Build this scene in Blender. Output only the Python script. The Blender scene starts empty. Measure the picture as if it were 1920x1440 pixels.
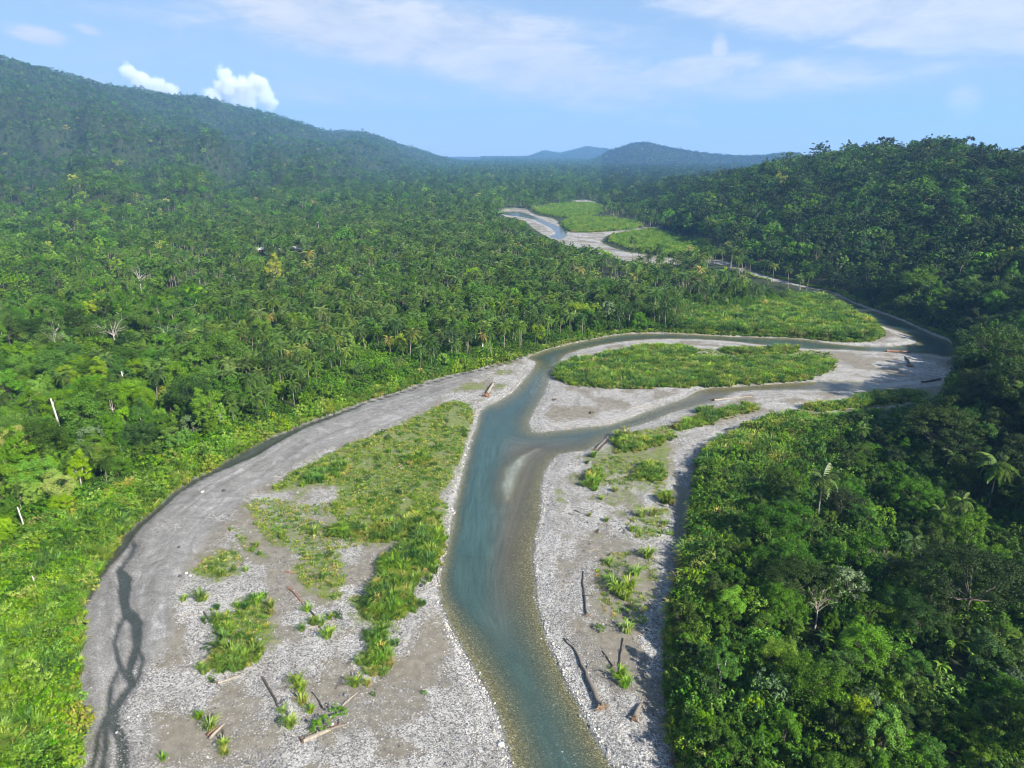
import bpy, math, random
import numpy as np
from mathutils import Vector, Matrix

# ------------------------------------------------------------------ camera, sky, sun, exposure
SC = bpy.context.scene
COL = SC.collection
RAD = math.radians
FPX, CX, CY, PITCH, CAMH = 1332.0, 960.0, 720.0, RAD(17.7), 100.0     # photograph is 1920 x 1440
cam_d = bpy.data.cameras.new('camera'); cam = bpy.data.objects.new('camera', cam_d); COL.objects.link(cam)
cam.location = (0, 0, CAMH); cam.rotation_euler = (RAD(90) - PITCH, 0, 0)
cam_d.sensor_width = 36.0; cam_d.lens = FPX / 1920 * 36.0; cam_d.clip_start = 1.0; cam_d.clip_end = 80000
SC.camera = cam
SUN_EL, SUN_AZ = RAD(33), RAD(136)           # azimuth clockwise from +Y (view direction)
SUNV = Vector((math.sin(SUN_AZ) * math.cos(SUN_EL), math.cos(SUN_AZ) * math.cos(SUN_EL), math.sin(SUN_EL)))
sun_d = bpy.data.lights.new('sun', 'SUN'); sun = bpy.data.objects.new('sun', sun_d); COL.objects.link(sun)
sun_d.energy = 5.0; sun_d.angle = RAD(0.55); sun_d.color = (1.0, 0.95, 0.86)
sun.rotation_euler = (-SUNV).to_track_quat('-Z', 'Y').to_euler()
SC.view_settings.view_transform = 'Standard'; SC.view_settings.look = 'None'
SC.view_settings.exposure = 1.38; SC.view_settings.gamma = 1.0
SC.render.engine = 'CYCLES'
cy = SC.cycles
cy.max_bounces = 6; cy.diffuse_bounces = 1; cy.glossy_bounces = 2; cy.transmission_bounces = 4
cy.transparent_max_bounces = 8; cy.volume_bounces = 2; cy.use_denoising = True; cy.filter_width = 1.0
cy.sample_clamp_indirect = 4.0; cy.caustics_reflective = False; cy.caustics_refractive = False

CT, ST = math.cos(PITCH), math.sin(PITCH)
def ray(x, y):
    u = (np.asarray(x, float) - CX) / FPX; v = (np.asarray(y, float) - CY) / FPX
    return u, CT - ST * v, -(ST + CT * v)
def gp(x, y, z=0.0):                          # pixel of the photograph -> point on the level z
    dx, dy, dz = ray(x, y); t = (CAMH - z) / -dz
    return np.stack([dx * t, dy * t], -1)
def proj(x, y, z):                            # world -> pixel of the photograph
    dz = np.asarray(z, float) - CAMH
    dep = y * CT - dz * ST; up = y * ST + dz * CT
    dep = np.maximum(dep, 1e-3)
    return CX + FPX * x / dep, CY - FPX * up / dep

# ---- node helpers
def nd(nt, t, **kw):
    n = nt.nodes.new(t)
    for k, v in kw.items(): setattr(n, k, v)
    return n
def lk(nt, a, b): nt.links.new(a, b)
def math_n(nt, op, a, b=None, clamp=False):
    n = nt.nodes.new('ShaderNodeMath'); n.operation = op; n.use_clamp = clamp
    for i, v in enumerate((a, b)):
        if v is None: continue
        if isinstance(v, (int, float)): n.inputs[i].default_value = v
        else: nt.links.new(v, n.inputs[i])
    return n.outputs[0]
def mixc(nt, f, a, b, blend='MIX'):
    n = nt.nodes.new('ShaderNodeMix'); n.data_type = 'RGBA'; n.blend_type = blend; n.clamp_factor = True
    for i, v in ((0, f), (6, a), (7, b)):
        if isinstance(v, (int, float)): n.inputs[i].default_value = v
        elif isinstance(v, tuple): n.inputs[i].default_value = (*v, 1) if len(v) == 3 else v
        else: nt.links.new(v, n.inputs[i])
    return n.outputs[2]
def ramp(nt, f, stops, interp='LINEAR'):
    n = nt.nodes.new('ShaderNodeValToRGB'); n.color_ramp.interpolation = interp
    e = n.color_ramp.elements
    while len(e) < len(stops): e.new(0.5)
    for i, (p, c) in enumerate(stops):
        e[i].position = p; e[i].color = (*c, 1) if len(c) == 3 else c
    nt.links.new(f, n.inputs[0]); return n.outputs[0]
def maprange(nt, v, a, b, c=0.0, d=1.0, smooth=True):
    n = nt.nodes.new('ShaderNodeMapRange'); n.interpolation_type = 'SMOOTHSTEP' if smooth else 'LINEAR'
    nt.links.new(v, n.inputs[0])
    for i, x in zip((1, 2, 3, 4), (a, b, c, d)): n.inputs[i].default_value = x
    return n.outputs[0]
def noise(nt, vec, scale, detail=4.0, rough=0.55, dist=0.0):
    n = nt.nodes.new('ShaderNodeTexNoise'); n.inputs['Scale'].default_value = scale
    n.inputs['Detail'].default_value = detail; n.inputs['Roughness'].default_value = rough
    n.inputs['Distortion'].default_value = dist
    if vec is not None: nt.links.new(vec, n.inputs['Vector'])
    return n.outputs[0]
def attr(nt, name, typ='GEOMETRY'):
    n = nt.nodes.new('ShaderNodeAttribute'); n.attribute_name = name; n.attribute_type = typ
    return n

# ------------------------------------------------------------------ the sky
W = bpy.data.worlds.new('World'); SC.world = W; W.use_nodes = True
def build_world():
    nt = W.node_tree; nt.nodes.clear()
    out = nd(nt, 'ShaderNodeOutputWorld'); bg = nd(nt, 'ShaderNodeBackground'); lk(nt, bg.outputs[0], out.inputs[0])
    bg.inputs[1].default_value = 0.054
    sky = nd(nt, 'ShaderNodeTexSky', sky_type='NISHITA', sun_disc=False, sun_elevation=SUN_EL, sun_rotation=SUN_AZ)
    sky.altitude = 100; sky.air_density = 1.0; sky.dust_density = 0.35; sky.ozone_density = 3.5
    tc = nd(nt, 'ShaderNodeTexCoord'); sep = nd(nt, 'ShaderNodeSeparateXYZ'); lk(nt, tc.outputs['Generated'], sep.inputs[0])
    X, Y, Z = sep.outputs
    az = math_n(nt, 'ARCTAN2', X, Y); el = math_n(nt, 'ARCSINE', Z)
    # a cloud deck seen in perspective
    zz = math_n(nt, 'ADD', math_n(nt, 'MAXIMUM', Z, 0.0), 0.07)
    cv = nd(nt, 'ShaderNodeCombineXYZ')
    lk(nt, math_n(nt, 'DIVIDE', X, zz), cv.inputs[0]); lk(nt, math_n(nt, 'DIVIDE', Y, zz), cv.inputs[1])
    n_big = noise(nt, cv.outputs[0], 0.55, 6, 0.62, 0.6)
    av = nd(nt, 'ShaderNodeCombineXYZ'); lk(nt, az, av.inputs[0]); lk(nt, math_n(nt, 'MULTIPLY', el, 3.2), av.inputs[1])
    n_fib = noise(nt, av.outputs[0], 5.5, 8, 0.62, 1.1)
    n_fine = noise(nt, av.outputs[0], 16.0, 8, 0.66, 0.8)
    def ell(px, py, rx, ry, tilt, soft=1.0):          # a bank of cloud round one direction of the sky
        dx, dy, dz = ray(px, py); L = math.sqrt(dx*dx+dy*dy+dz*dz)
        a0, e0 = math.atan2(dx, dy), math.asin(dz / L); c, s = math.cos(RAD(tilt)), math.sin(RAD(tilt))
        da = math_n(nt, 'SUBTRACT', az, a0); de = math_n(nt, 'SUBTRACT', el, e0)
        p = math_n(nt, 'ADD', math_n(nt, 'MULTIPLY', da, c), math_n(nt, 'MULTIPLY', de, s))
        q = math_n(nt, 'SUBTRACT', math_n(nt, 'MULTIPLY', de, c), math_n(nt, 'MULTIPLY', da, s))
        p = math_n(nt, 'DIVIDE', p, rx / FPX); q = math_n(nt, 'DIVIDE', q, ry / FPX)
        r2 = math_n(nt, 'ADD', math_n(nt, 'MULTIPLY', p, p), math_n(nt, 'MULTIPLY', q, q))
        return math_n(nt, 'EXPONENT', math_n(nt, 'MULTIPLY', r2, -soft))
    banks = [(700, 60, 290, 60, -8, .85), (960, 110, 320, 62, -14, .95), (860, 40, 420, 40, -6, .6), (1120, 150, 200, 40, -10, .7), (1480, 150, 260, 40, 4, .6), (300, 30, 300, 30, -4, .35), (1290, 138, 130, 24, 8, 1.0),
             (1640, 20, 330, 45, -6, .95), (1800, 70, 230, 32, -4, .7), (1200, 180, 420, 26, 0, .38),
             (1350, 95, 16, 36, 6, .7), (1810, 190, 26, 28, 4, .8), (70, 66, 44, 14, -8, .75), (165, 56, 24, 10, -10, .6),
             (640, 175, 240, 34, -4, .40), (1700, 130, 300, 20, 0, .42)]
    tot = None
    for (px, py, rx, ry, ti, am) in banks:
        e = math_n(nt, 'MULTIPLY', ell(px, py, rx, ry, ti), am)
        tot = e if tot is None else math_n(nt, 'MAXIMUM', tot, e)
    veil = math_n(nt, 'MULTIPLY', maprange(nt, n_big, 0.42, 0.75), 0.40)
    fib = math_n(nt, 'ADD', math_n(nt, 'MULTIPLY', n_fib, 0.55), math_n(nt, 'MULTIPLY', n_fine, 0.45))
    body = math_n(nt, 'MULTIPLY', tot, 1.25)
    body = math_n(nt, 'SUBTRACT', math_n(nt, 'ADD', body, fib), 0.72)
    body = maprange(nt, body, .02, 0.58, 0.0, 0.92)
    cl = math_n(nt, 'MAXIMUM', body, math_n(nt, 'MULTIPLY', veil, maprange(nt, fib, .35, .65)), clamp=True)
    cloudcol = ramp(nt, fib, [(0.36, (4.3, 4.9, 5.9)), (0.60, (6.3, 6.4, 6.7))])
    base = mixc(nt, 0.6, sky.outputs[0], (2.7, 3.9, 5.8))
    base = mixc(nt, math_n(nt, 'MULTIPLY', math_n(nt, 'EXPONENT', math_n(nt, 'MULTIPLY', math_n(nt, 'MAXIMUM', el, 0.0), -9.0)), .55), base, (4.7, 5.7, 7.0))
    col = mixc(nt, cl, base, cloudcol)
    lk(nt, col, bg.inputs[0])
build_world()

# ------------------------------------------------------------------ numeric helpers
rng = np.random.default_rng(11)
random.seed(11)
def hash2(i, j, s):
    h = (i.astype(np.int64) * 374761393 + j.astype(np.int64) * 668265263 + s * 974711) & 0xffffffff
    h = ((h ^ (h >> 13)) * 1274126177) & 0xffffffff
    return ((h ^ (h >> 16)) & 0xffff) / 65535.0
def vnoise(x, y, s=0):
    i, j = np.floor(x), np.floor(y); fx, fy = x - i, y - j
    fx = fx * fx * (3 - 2 * fx); fy = fy * fy * (3 - 2 * fy)
    i = i.astype(np.int64); j = j.astype(np.int64)
    a, b, c, d = hash2(i, j, s), hash2(i + 1, j, s), hash2(i, j + 1, s), hash2(i + 1, j + 1, s)
    return (a + (b - a) * fx) * (1 - fy) + (c + (d - c) * fx) * fy
def fbm(x, y, s=0, o=4):
    v = 0; a = 0.5
    for k in range(o):
        v = v + a * vnoise(x, y, s + k * 17); x = x * 2.03 + 3.1; y = y * 2.03 + 1.7; a *= 0.5
    return v / (1 - 0.5 ** o)                        # 0..1, mean about 0.5
def sstep(t): t = np.clip(t, 0, 1); return t * t * (3 - 2 * t)
def chaikin(P, n=1):
    for _ in range(n):
        Q = np.roll(P, -1, 0); P = np.stack([P * .75 + Q * .25, P * .25 + Q * .75], 1).reshape(-1, 2)
    return P
def wpoly(px, smooth=1):
    px = np.array(px, float); return chaikin(gp(px[:, 0], px[:, 1]), smooth)
def inside(P, poly):
    x, y = P[:, 0], P[:, 1]; r = np.zeros(len(P), bool); Q = np.roll(poly, -1, 0)
    for (x0, y0), (x1, y1) in zip(poly, Q):
        if y0 == y1: continue
        c = (y0 > y) != (y1 > y)
        r ^= c & (x < (x1 - x0) * (y - y0) / (y1 - y0) + x0)
    return r
def sdf(P, poly, pad=40.0):                           # + inside, - outside, metres
    out = np.full(len(P), -pad); lo, hi = poly.min(0) - pad, poly.max(0) + pad
    m = np.all((P >= lo) & (P <= hi), 1)
    if not m.any(): return out
    p = P[m]; best = np.full(len(p), 1e18); Q = np.roll(poly, -1, 0)
    for a, b in zip(poly, Q):
        d = b - a; L = d @ d
        if L < 1e-9: continue
        t = np.clip(((p - a) @ d) / L, 0, 1)
        e = p - a - t[:, None] * d; best = np.minimum(best, (e * e).sum(1))
    s = np.sqrt(best); out[m] = np.where(inside(p, poly), s, -s)
    return np.maximum(out, -pad)
def sdline(P, line, width, pad=25.0):                 # signed distance to a ribbon
    out = np.full(len(P), -pad); lo, hi = line.min(0) - pad, line.max(0) + pad
    m = np.all((P >= lo) & (P <= hi), 1)
    if not m.any(): return out
    p = P[m]; best = np.full(len(p), -pad)
    for k in range(len(line) - 1):
        a, b = line[k], line[k + 1]; d = b - a; L = max(d @ d, 1e-9)
        t = np.clip(((p - a) @ d) / L, 0, 1); e = p - a - t[:, None] * d
        w = width[k] + (width[k + 1] - width[k]) * t
        best = np.maximum(best, w - np.sqrt((e * e).sum(1)))
    out[m] = best; return out

# ------------------------------------------------------------------ the plan, traced on the photograph
LEFT_BANK = [(90, 1640), (120, 1500), (133, 1440), (145, 1390), (143, 1353), (140, 1293), (138, 1243), (142, 1200), (150, 1173), (155, 1137),
 (170, 1107), (182, 1080), (200, 1057), (210, 1037), (230, 1007), (263, 973), (283, 958), (333, 917), (363, 897), (400, 880), (430, 863),
 (467, 843), (507, 820), (547, 803), (573, 792), (617, 777), (640, 769), (680, 753), (750, 733), (800, 713), (873, 697), (923, 683), (987, 668)]
TOP_BANK = [(1030, 652), (1073, 642), (1123, 632), (1160, 625), (1223, 623), (1280, 624), (1333, 628), (1420, 631), (1493, 633), (1557, 641), (1600, 643),
 (1640, 640), (1660, 627), (1640, 610), (1627, 602), (1575, 574), (1535, 552), (1505, 541), (1460, 531), (1420, 523), (1395, 511), (1355, 497), (1310, 491)]
HILL_FOOT = [(1350, 486), (1385, 502), (1460, 523), (1515, 538), (1565, 546), (1612, 570), (1687, 595), (1740, 619), (1795, 642), (1808, 670), (1785, 690), (1775, 715), (1765, 740)]
RIGHT_BANK = [(1700, 762), (1640, 772), (1570, 782), (1500, 790), (1473, 787), (1440, 789), (1403, 808), (1373, 818), (1333, 845), (1313, 871), (1308, 893), (1300, 917),
 (1297, 950), (1295, 983), (1293, 1017), (1287, 1047), (1273, 1093), (1257, 1160), (1250, 1227), (1256, 1293), (1257, 1360), (1267, 1420), (1273, 1440), (1290, 1520), (1310, 1640)]
FP_PX = LEFT_BANK + TOP_BANK + HILL_FOOT + RIGHT_BANK
RIVER_PX = [(990, 1640), (965, 1500), (960, 1440), (947, 1393), (933, 1337), (903, 1280), (873, 1227), (853, 1193), (837, 1160), (832, 1143), (822, 1123), (823, 1093),
 (830, 1060), (838, 1027), (847, 985), (850, 960), (860, 917), (870, 877), (883, 827), (897, 787), (900, 768), (940, 750), (967, 730), (990, 703), (1008, 679), (996, 676), (985, 670),
 (1030, 654), (1073, 644), (1123, 634), (1160, 627), (1223, 625), (1280, 626), (1333, 630), (1420, 633), (1493, 635), (1557, 644), (1613, 650), (1680, 650), (1722, 643),
 (1712, 633), (1680, 620), (1627, 603), (1575, 577), (1535, 555), (1505, 545), (1460, 535), (1440, 531), (1450, 526), (1515, 540), (1565, 549), (1610, 573),
 (1685, 598), (1735, 622), (1792, 645), (1802, 666), (1773, 671), (1747, 664), (1697, 662), (1613, 658), (1567, 655), (1507, 655), (1430, 647), (1363, 639), (1280, 635), (1207, 636),
 (1140, 644), (1083, 656), (1057, 667), (1050, 677), (1033, 693), (1028, 718), (1023, 733), (1007, 763), (993, 790), (992, 800), (1003, 812), (1040, 807), (1107, 800), (1140, 797),
 (1173, 787), (1223, 767), (1280, 748), (1307, 733), (1327, 728), (1380, 725), (1480, 718), (1547, 715), (1613, 715), (1647, 719), (1700, 715), (1763, 708), (1766, 715), (1700, 722),
 (1647, 728), (1580, 731), (1447, 731), (1380, 734), (1370, 740), (1347, 750), (1330, 755), (1300, 763), (1273, 770), (1240, 783), (1207, 795), (1173, 805), (1140, 817),
 (1113, 843), (1073, 848), (1040, 854), (1023, 883), (1013, 917), (1017, 933), (1013, 967), (1007, 1000), (1000, 1053), (1005, 1093), (1008, 1127), (1017, 1167), (1030, 1210),
 (1050, 1250), (1067, 1293), (1090, 1327), (1100, 1353), (1117, 1387), (1150, 1440), (1180, 1500), (1250, 1640)]
CREEK_PX = [(1262, 905), (1285, 908), (1299, 925), (1296, 950), (1294, 983), (1290, 1017), (1284, 1045), (1272, 1085), (1262, 1105), (1262, 1060), (1268, 1000), (1264, 950)]
SHOAL = gp(np.array([1010, 980, 962, 952, 950.]), np.array([841, 856, 878, 908, 936.]))          # gravel bar just under the surface
BROOK1 = [(985, 670, .8), (930, 686, .8), (870, 701, .8), (800, 720, .8), (750, 738, 1.0), (680, 759, 1.0), (640, 775, 1.4), (573, 799, 1.6), (507, 829, 3.0), (467, 851, 3.6),
 (430, 870, 2.6), (400, 886, 1.6), (363, 904, 1.4), (333, 923, 1.2), (290, 962, 1.2), (262, 985, 1.4), (238, 1012, 1.7), (222, 1035, 1.4), (203, 1062, .9), (184, 1085, .7), (172, 1112, .5), (158, 1140, .3)]
BROOK2 = [(250, 1020, .5), (247, 1032, .5), (236, 1056, .5), (226, 1068, .8), (234, 1082, 1.5), (236, 1105, 1.6), (233, 1130, 1.0), (240, 1150, 1.3), (255, 1168, 1.3), (257, 1190, 1.1),
 (258, 1212, .9), (247, 1240, .9), (240, 1262, .8), (247, 1280, .8), (233, 1300, .8), (217, 1327, .9), (213, 1353, .9), (226, 1385, .9), (230, 1417, .9), (230, 1450, .9), (225, 1600, .9)]
BROOK4 = [(238, 1148, .35), (222, 1172, .45), (214, 1205, .4), (222, 1240, .45), (232, 1268, .4), (240, 1275, .5)]
BROOK5 = [(258, 1210, .4), (268, 1238, .4), (262, 1268, .4), (248, 1288, .5)]
BROOK6 = [(217, 1327, .4), (196, 1345, .45), (182, 1380, .4), (172, 1440, .5)]
BROOK3 = [(222, 1250, .35), (205, 1290, .45), (205, 1330, .4), (198, 1370, .5), (195, 1410, .5), (190, 1460, .5)]
F1_PX = [(934, 394), (986, 391), (999, 403), (1042, 411), (1049, 424), (1064, 437), (1120, 434), (1208, 427), (1241, 425), (1239, 429), (1199, 435), (1143, 439), (1123, 454), (1145, 464),
 (1185, 476), (1320, 492), (1320, 500), (1180, 494), (1100, 474), (1050, 456), (1010, 436), (985, 416), (938, 404)]
F1W_PX = [(934, 397), (975, 395), (1003, 406), (1031, 418), (1060, 429), (1065, 438), (1055, 450), (1025, 445), (1046, 436), (1018, 420), (990, 408), (936, 402)]
F2_PX = [(1069, 378), (1090, 378), (1121, 381), (1124, 388), (1096, 387)]
SANDCH_PX = LEFT_BANK[3:-2] + [(930, 690), (900, 708), (860, 722), (838, 735), (800, 768), (740, 797), (640, 833), (567, 867), (517, 897), (470, 925), (447, 960), (420, 987), (393, 1007), (372, 1035), (350, 1070),
 (335, 1110), (330, 1150), (318, 1200), (300, 1240), (262, 1260), (255, 1330), (280, 1380), (270, 1440), (260, 1560)]
SANDS = [[(833, 1140), (845, 1170), (850, 1230), (820, 1240), (775, 1275), (745, 1295), (742, 1270), (770, 1210), (805, 1155)],
 [(600, 1230), (660, 1240), (690, 1270), (680, 1300), (620, 1320), (590, 1290)], [(270, 1340), (350, 1330), (400, 1370), (390, 1400), (300, 1420), (265, 1400)],
 [(300, 1150), (345, 1150), (330, 1230), (270, 1235), (275, 1180)], [(560, 1060), (640, 1050), (640, 1110), (600, 1150), (560, 1120)],
 [(455, 930), (500, 960), (510, 1040), (480, 1060), (450, 1000), (425, 990)], [(1130, 1020), (1200, 1050), (1240, 1110), (1170, 1180), (1100, 1120)],
 [(1130, 1180), (1180, 1150), (1190, 1240), (1140, 1260)], [(1015, 775), (1100, 762), (1120, 780), (1040, 800)], [(1160, 830), (1280, 830), (1260, 905), (1180, 900)]]
GRASS = [  # low green turf and its cover
 ([(845, 750), (880, 757), (895, 775), (880, 830), (862, 880), (850, 910), (820, 935), (845, 965), (835, 1000), (790, 1010), (690, 1030), (640, 1010), (610, 960), (640, 930), (590, 905), (540, 925), (500, 930), (520, 900), (640, 840), (740, 800), (807, 769)], .95),
 ([(560, 1040), (640, 1020), (660, 1100), (640, 1140), (570, 1120), (545, 1080)], .7), ([(365, 1060), (400, 1035), (450, 1030), (460, 1060), (440, 1090), (380, 1095), (355, 1080)], .85),
 ([(420, 990), (440, 985), (470, 1010), (520, 1050), (500, 1060), (440, 1030)], .5), ([(423, 1140), (475, 1115), (512, 1135), (520, 1230), (440, 1240), (420, 1190)], .95),
 ([(640, 1130), (680, 1110), (760, 1180), (700, 1190)], .95), ([(1040, 690), (1210, 655), (1520, 655), (1580, 670), (1560, 712), (1280, 730), (1050, 722)], .6),
 ([(1150, 820), (1280, 790), (1380, 762), (1440, 758), (1420, 772), (1290, 810), (1180, 850), (1130, 850)], .55), ([(1090, 880), (1150, 850), (1260, 870), (1250, 940), (1180, 925), (1100, 920)], .6),
 ([(1180, 960), (1260, 940), (1255, 1010), (1200, 1020), (1160, 1000)], .55), ([(1480, 775), (1497, 763), (1580, 747), (1608, 736), (1715, 730), (1760, 738), (1700, 762), (1570, 774)], .85),
 ([(1100, 1040), (1250, 1030), (1230, 1180), (1130, 1190)], .42), ([(600, 950), (480, 930), (450, 960), (520, 1050), (640, 1040), (840, 1000), (850, 920)], .62),
 ([(190, 1290), (205, 1300), (200, 1360), (190, 1440), (175, 1440), (190, 1360)], .5)]
ROAD = [(1600, 741), (1480, 758), (1429, 774), (1360, 795), (1316, 814), (1272, 838), (1256, 850), (1262, 900), (1300, 910), (1308, 893), (1313, 871), (1333, 846), (1403, 809), (1440, 790), (1480, 783), (1500, 768), (1600, 752)]   # pale dry channel
CANE_BANK = [(0, 1500), (-90, 1440), (-80, 1160), (0, 1075), (60, 1010), (130, 985), (200, 950), (270, 908), (340, 880), (400, 853), (470, 822), (560, 783), (640, 757), (700, 739), (800, 708), (880, 690), (985, 664)] + LEFT_BANK[::-1]
CANE_MID = [(1278, 566), (1340, 592), (1420, 588), (1500, 564), (1540, 560), (1600, 590), (1655, 627), (1600, 643), (1490, 632), (1330, 627), (1270, 620)]
CANE_RIGHT = [(1308, 893), (1333, 845), (1400, 810), (1480, 790), (1570, 795), (1610, 825), (1570, 865), (1490, 895), (1430, 930), (1400, 1000), (1370, 1060), (1335, 1110), (1300, 1180), (1262, 1240), (1255, 1160), (1287, 1047), (1297, 950)]
CANE_FAR = [[(1125, 450), (1210, 435), (1240, 437), (1330, 470), (1345, 487), (1310, 490), (1200, 477)], [(1055, 425), (1060, 414), (1130, 411), (1200, 420), (1205, 429), (1120, 437), (1068, 437)],
            [(1000, 394), (1050, 385), (1125, 383), (1132, 405), (1060, 413), (1008, 402)]]
REEDBEDS = [ # dense tall cane on the bars
 [(1037, 712), (1040, 690), (1075, 677), (1140, 668), (1190, 654), (1270, 651), (1320, 663), (1300, 675), (1380, 676), (1480, 674), (1574, 678), (1547, 709), (1447, 721), (1273, 731), (1140, 731), (1042, 720)],
 [(1350, 655), (1427, 658), (1493, 654), (1510, 663), (1447, 667), (1380, 668), (1350, 664)],
 [(757, 1020), (795, 990), (838, 995), (838, 1040), (815, 1080), (790, 1100), (775, 1150), (765, 1172), (712, 1180), (670, 1135), (707, 1093), (727, 1043)],
 [(680, 1192), (730, 1186), (743, 1220), (735, 1262), (700, 1272), (683, 1245)], [(380, 1130), (418, 1133), (425, 1180), (432, 1210), (480, 1225), (500, 1185), (478, 1150), (470, 1120), (488, 1122), (508, 1160), (518, 1233), (510, 1258), (467, 1275), (402, 1285), (393, 1243), (415, 1205), (385, 1160)],
 [(1140, 830), (1160, 815), (1200, 832), (1270, 818), (1262, 828), (1180, 855), (1160, 850)], [(745, 870), (790, 850), (815, 862), (780, 880)], [(690, 990), (790, 970), (840, 960), (820, 990), (740, 1020), (690, 1022)],
 [(1290, 790), (1380, 765), (1430, 762), (1400, 775), (1310, 805), (1230, 825)], [(1185, 890), (1215, 872), (1250, 880), (1240, 900), (1200, 910)], [(1235, 930), (1258, 925), (1256, 955), (1240, 965)], [(1290, 775), (1330, 768), (1345, 775), (1300, 785)], [(560, 905), (600, 885), (640, 870), (660, 885), (620, 905), (580, 920)], [(610, 1000), (650, 985), (690, 990), (680, 1010), (630, 1020)],
 [(1092, 890), (1130, 885), (1140, 905), (1120, 925), (1095, 915)], [(1480, 772), (1500, 764), (1580, 760), (1640, 738), (1750, 740), (1660, 762), (1560, 775)]]

P = {k: wpoly(v) for k, v in dict(fp=FP_PX, river=RIVER_PX, creek=CREEK_PX, f1=F1_PX, f1w=F1W_PX, f2=F2_PX, sand=SANDCH_PX, cbank=CANE_BANK, cmid=CANE_MID, cright=CANE_RIGHT).items()}
P_sands = [wpoly(s) for s in SANDS]; P_grass = [(wpoly(s), a) for s, a in GRASS]
P_cfar = [wpoly(s) for s in CANE_FAR]; P_reed = [wpoly(s) for s in REEDBEDS]
def brook(b): b = np.array(b, float); return gp(b[:, 0], b[:, 1]), b[:, 2]
BR = [brook(b) for b in (BROOK1, BROOK2, BROOK3, BROOK4, BROOK5, BROOK6)]

# ---- hills: distance and height of the crest for each direction, from the skyline
def azp(x): return np.arctan((np.asarray(x, float) - CX) * CT / FPX)
def crest_z(x, y, d):
    dx, dy, dz = ray(x, y); return CAMH + np.asarray(d, float) * dz / np.hypot(dx, dy)
HX = np.array([1090, 1130, 1240, 1340, 1400, 1460, 1500, 1565, 1640, 1685, 1770, 1850, 1920, 2300, 3200], float)
HFY = np.array([385, 388, 430, 487, 505, 526, 536, 550, 580, 598, 655, 745, 800, 900, 980], float)
HRY = np.array([372, 360, 343, 329, 314, 304, 296, 286, 276, 270, 261, 265, 268, 330, 420], float)
HW = np.array([300, 400, 600, 600, 600, 600, 600, 590, 580, 570, 560, 550, 540, 500, 400], float)
H_az = azp(HX); g = gp(HX, HFY); H_d0 = np.hypot(g[:, 0], g[:, 1]); H_d0[-4:] = [265, 240, 215, 200]
H_h = crest_z(HX, HRY, H_d0 + HW) - 22
HFOOT = gp(*np.array(HILL_FOOT, float).T)
MX = np.array([-700, -300, 0, 60, 150, 215, 250, 300, 380, 400, 440, 500, 560, 620, 680, 705, 760, 820, 870, 930], float)
MY = np.array([60, 70, 95, 110, 136, 157, 161, 170, 180, 181, 192, 206, 223, 240, 242, 247, 268, 287, 299, 304], float)
MD = np.interp(MX, [-700, 0, 300, 600, 930], [3600, 4000, 4500, 5400, 7200])
M_az = azp(MX); M_h = crest_z(MX, MY + 7, MD); M_d0 = np.interp(MX, [-700, 0, 400, 700, 930], [800, 900, 1150, 1700, 4000])
AX = np.array([940, 985, 1020, 1050, 1100, 1135, 1200, 1300], float); AY = np.array([305, 300, 287, 291, 278, 283, 300, 305], float)
A_az = azp(AX); A_h = crest_z(AX, AY - 3, 11000)
BX = np.array([1050, 1095, 1140, 1180, 1210, 1250, 1300, 1350, 1400, 1440, 1480, 1600, 1920], float)
BY = np.array([322, 313, 289, 276, 272, 281, 291, 297, 299, 297, 292, 300, 300], float)
B_az = azp(BX); B_h = crest_z(BX, BY - 2, 6500)

def zones(x, y):
    """distances to every traced outline, metres, for points of the valley floor"""
    Pt = np.stack([x, y], 1); d = np.hypot(x, y); k = np.clip(d / 220, .6, 3)
    wob = np.stack([fbm(x / 5, y / 5, 3) - .5, fbm(x / 5, y / 5, 9) - .5], 1) * (1.6 * k)[:, None]
    Q = Pt + wob; z = {}
    z['fp'] = sdf(Q, P['fp']); z['river'] = sdf(Pt + wob * .5, P['river']); z['creek'] = sdf(Q, P['creek'])
    z['f1'] = sdf(Q, P['f1']); z['f1w'] = sdf(Q, P['f1w']); z['f2'] = sdf(Q, P['f2'])
    z['brook'] = np.max([sdline(Pt + wob * .9, a, b * .9) for a, b in BR], 0)
    return z
def shoal(x, y):
    return np.maximum(2.0 - sdline(np.stack([x, y], 1), SHOAL, np.array([.3, 1.5, 2.4, 2.2, .9]), 30.0) + 1.4 * (fbm(x / 4, y / 4, 231) - .5), 0)
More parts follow.
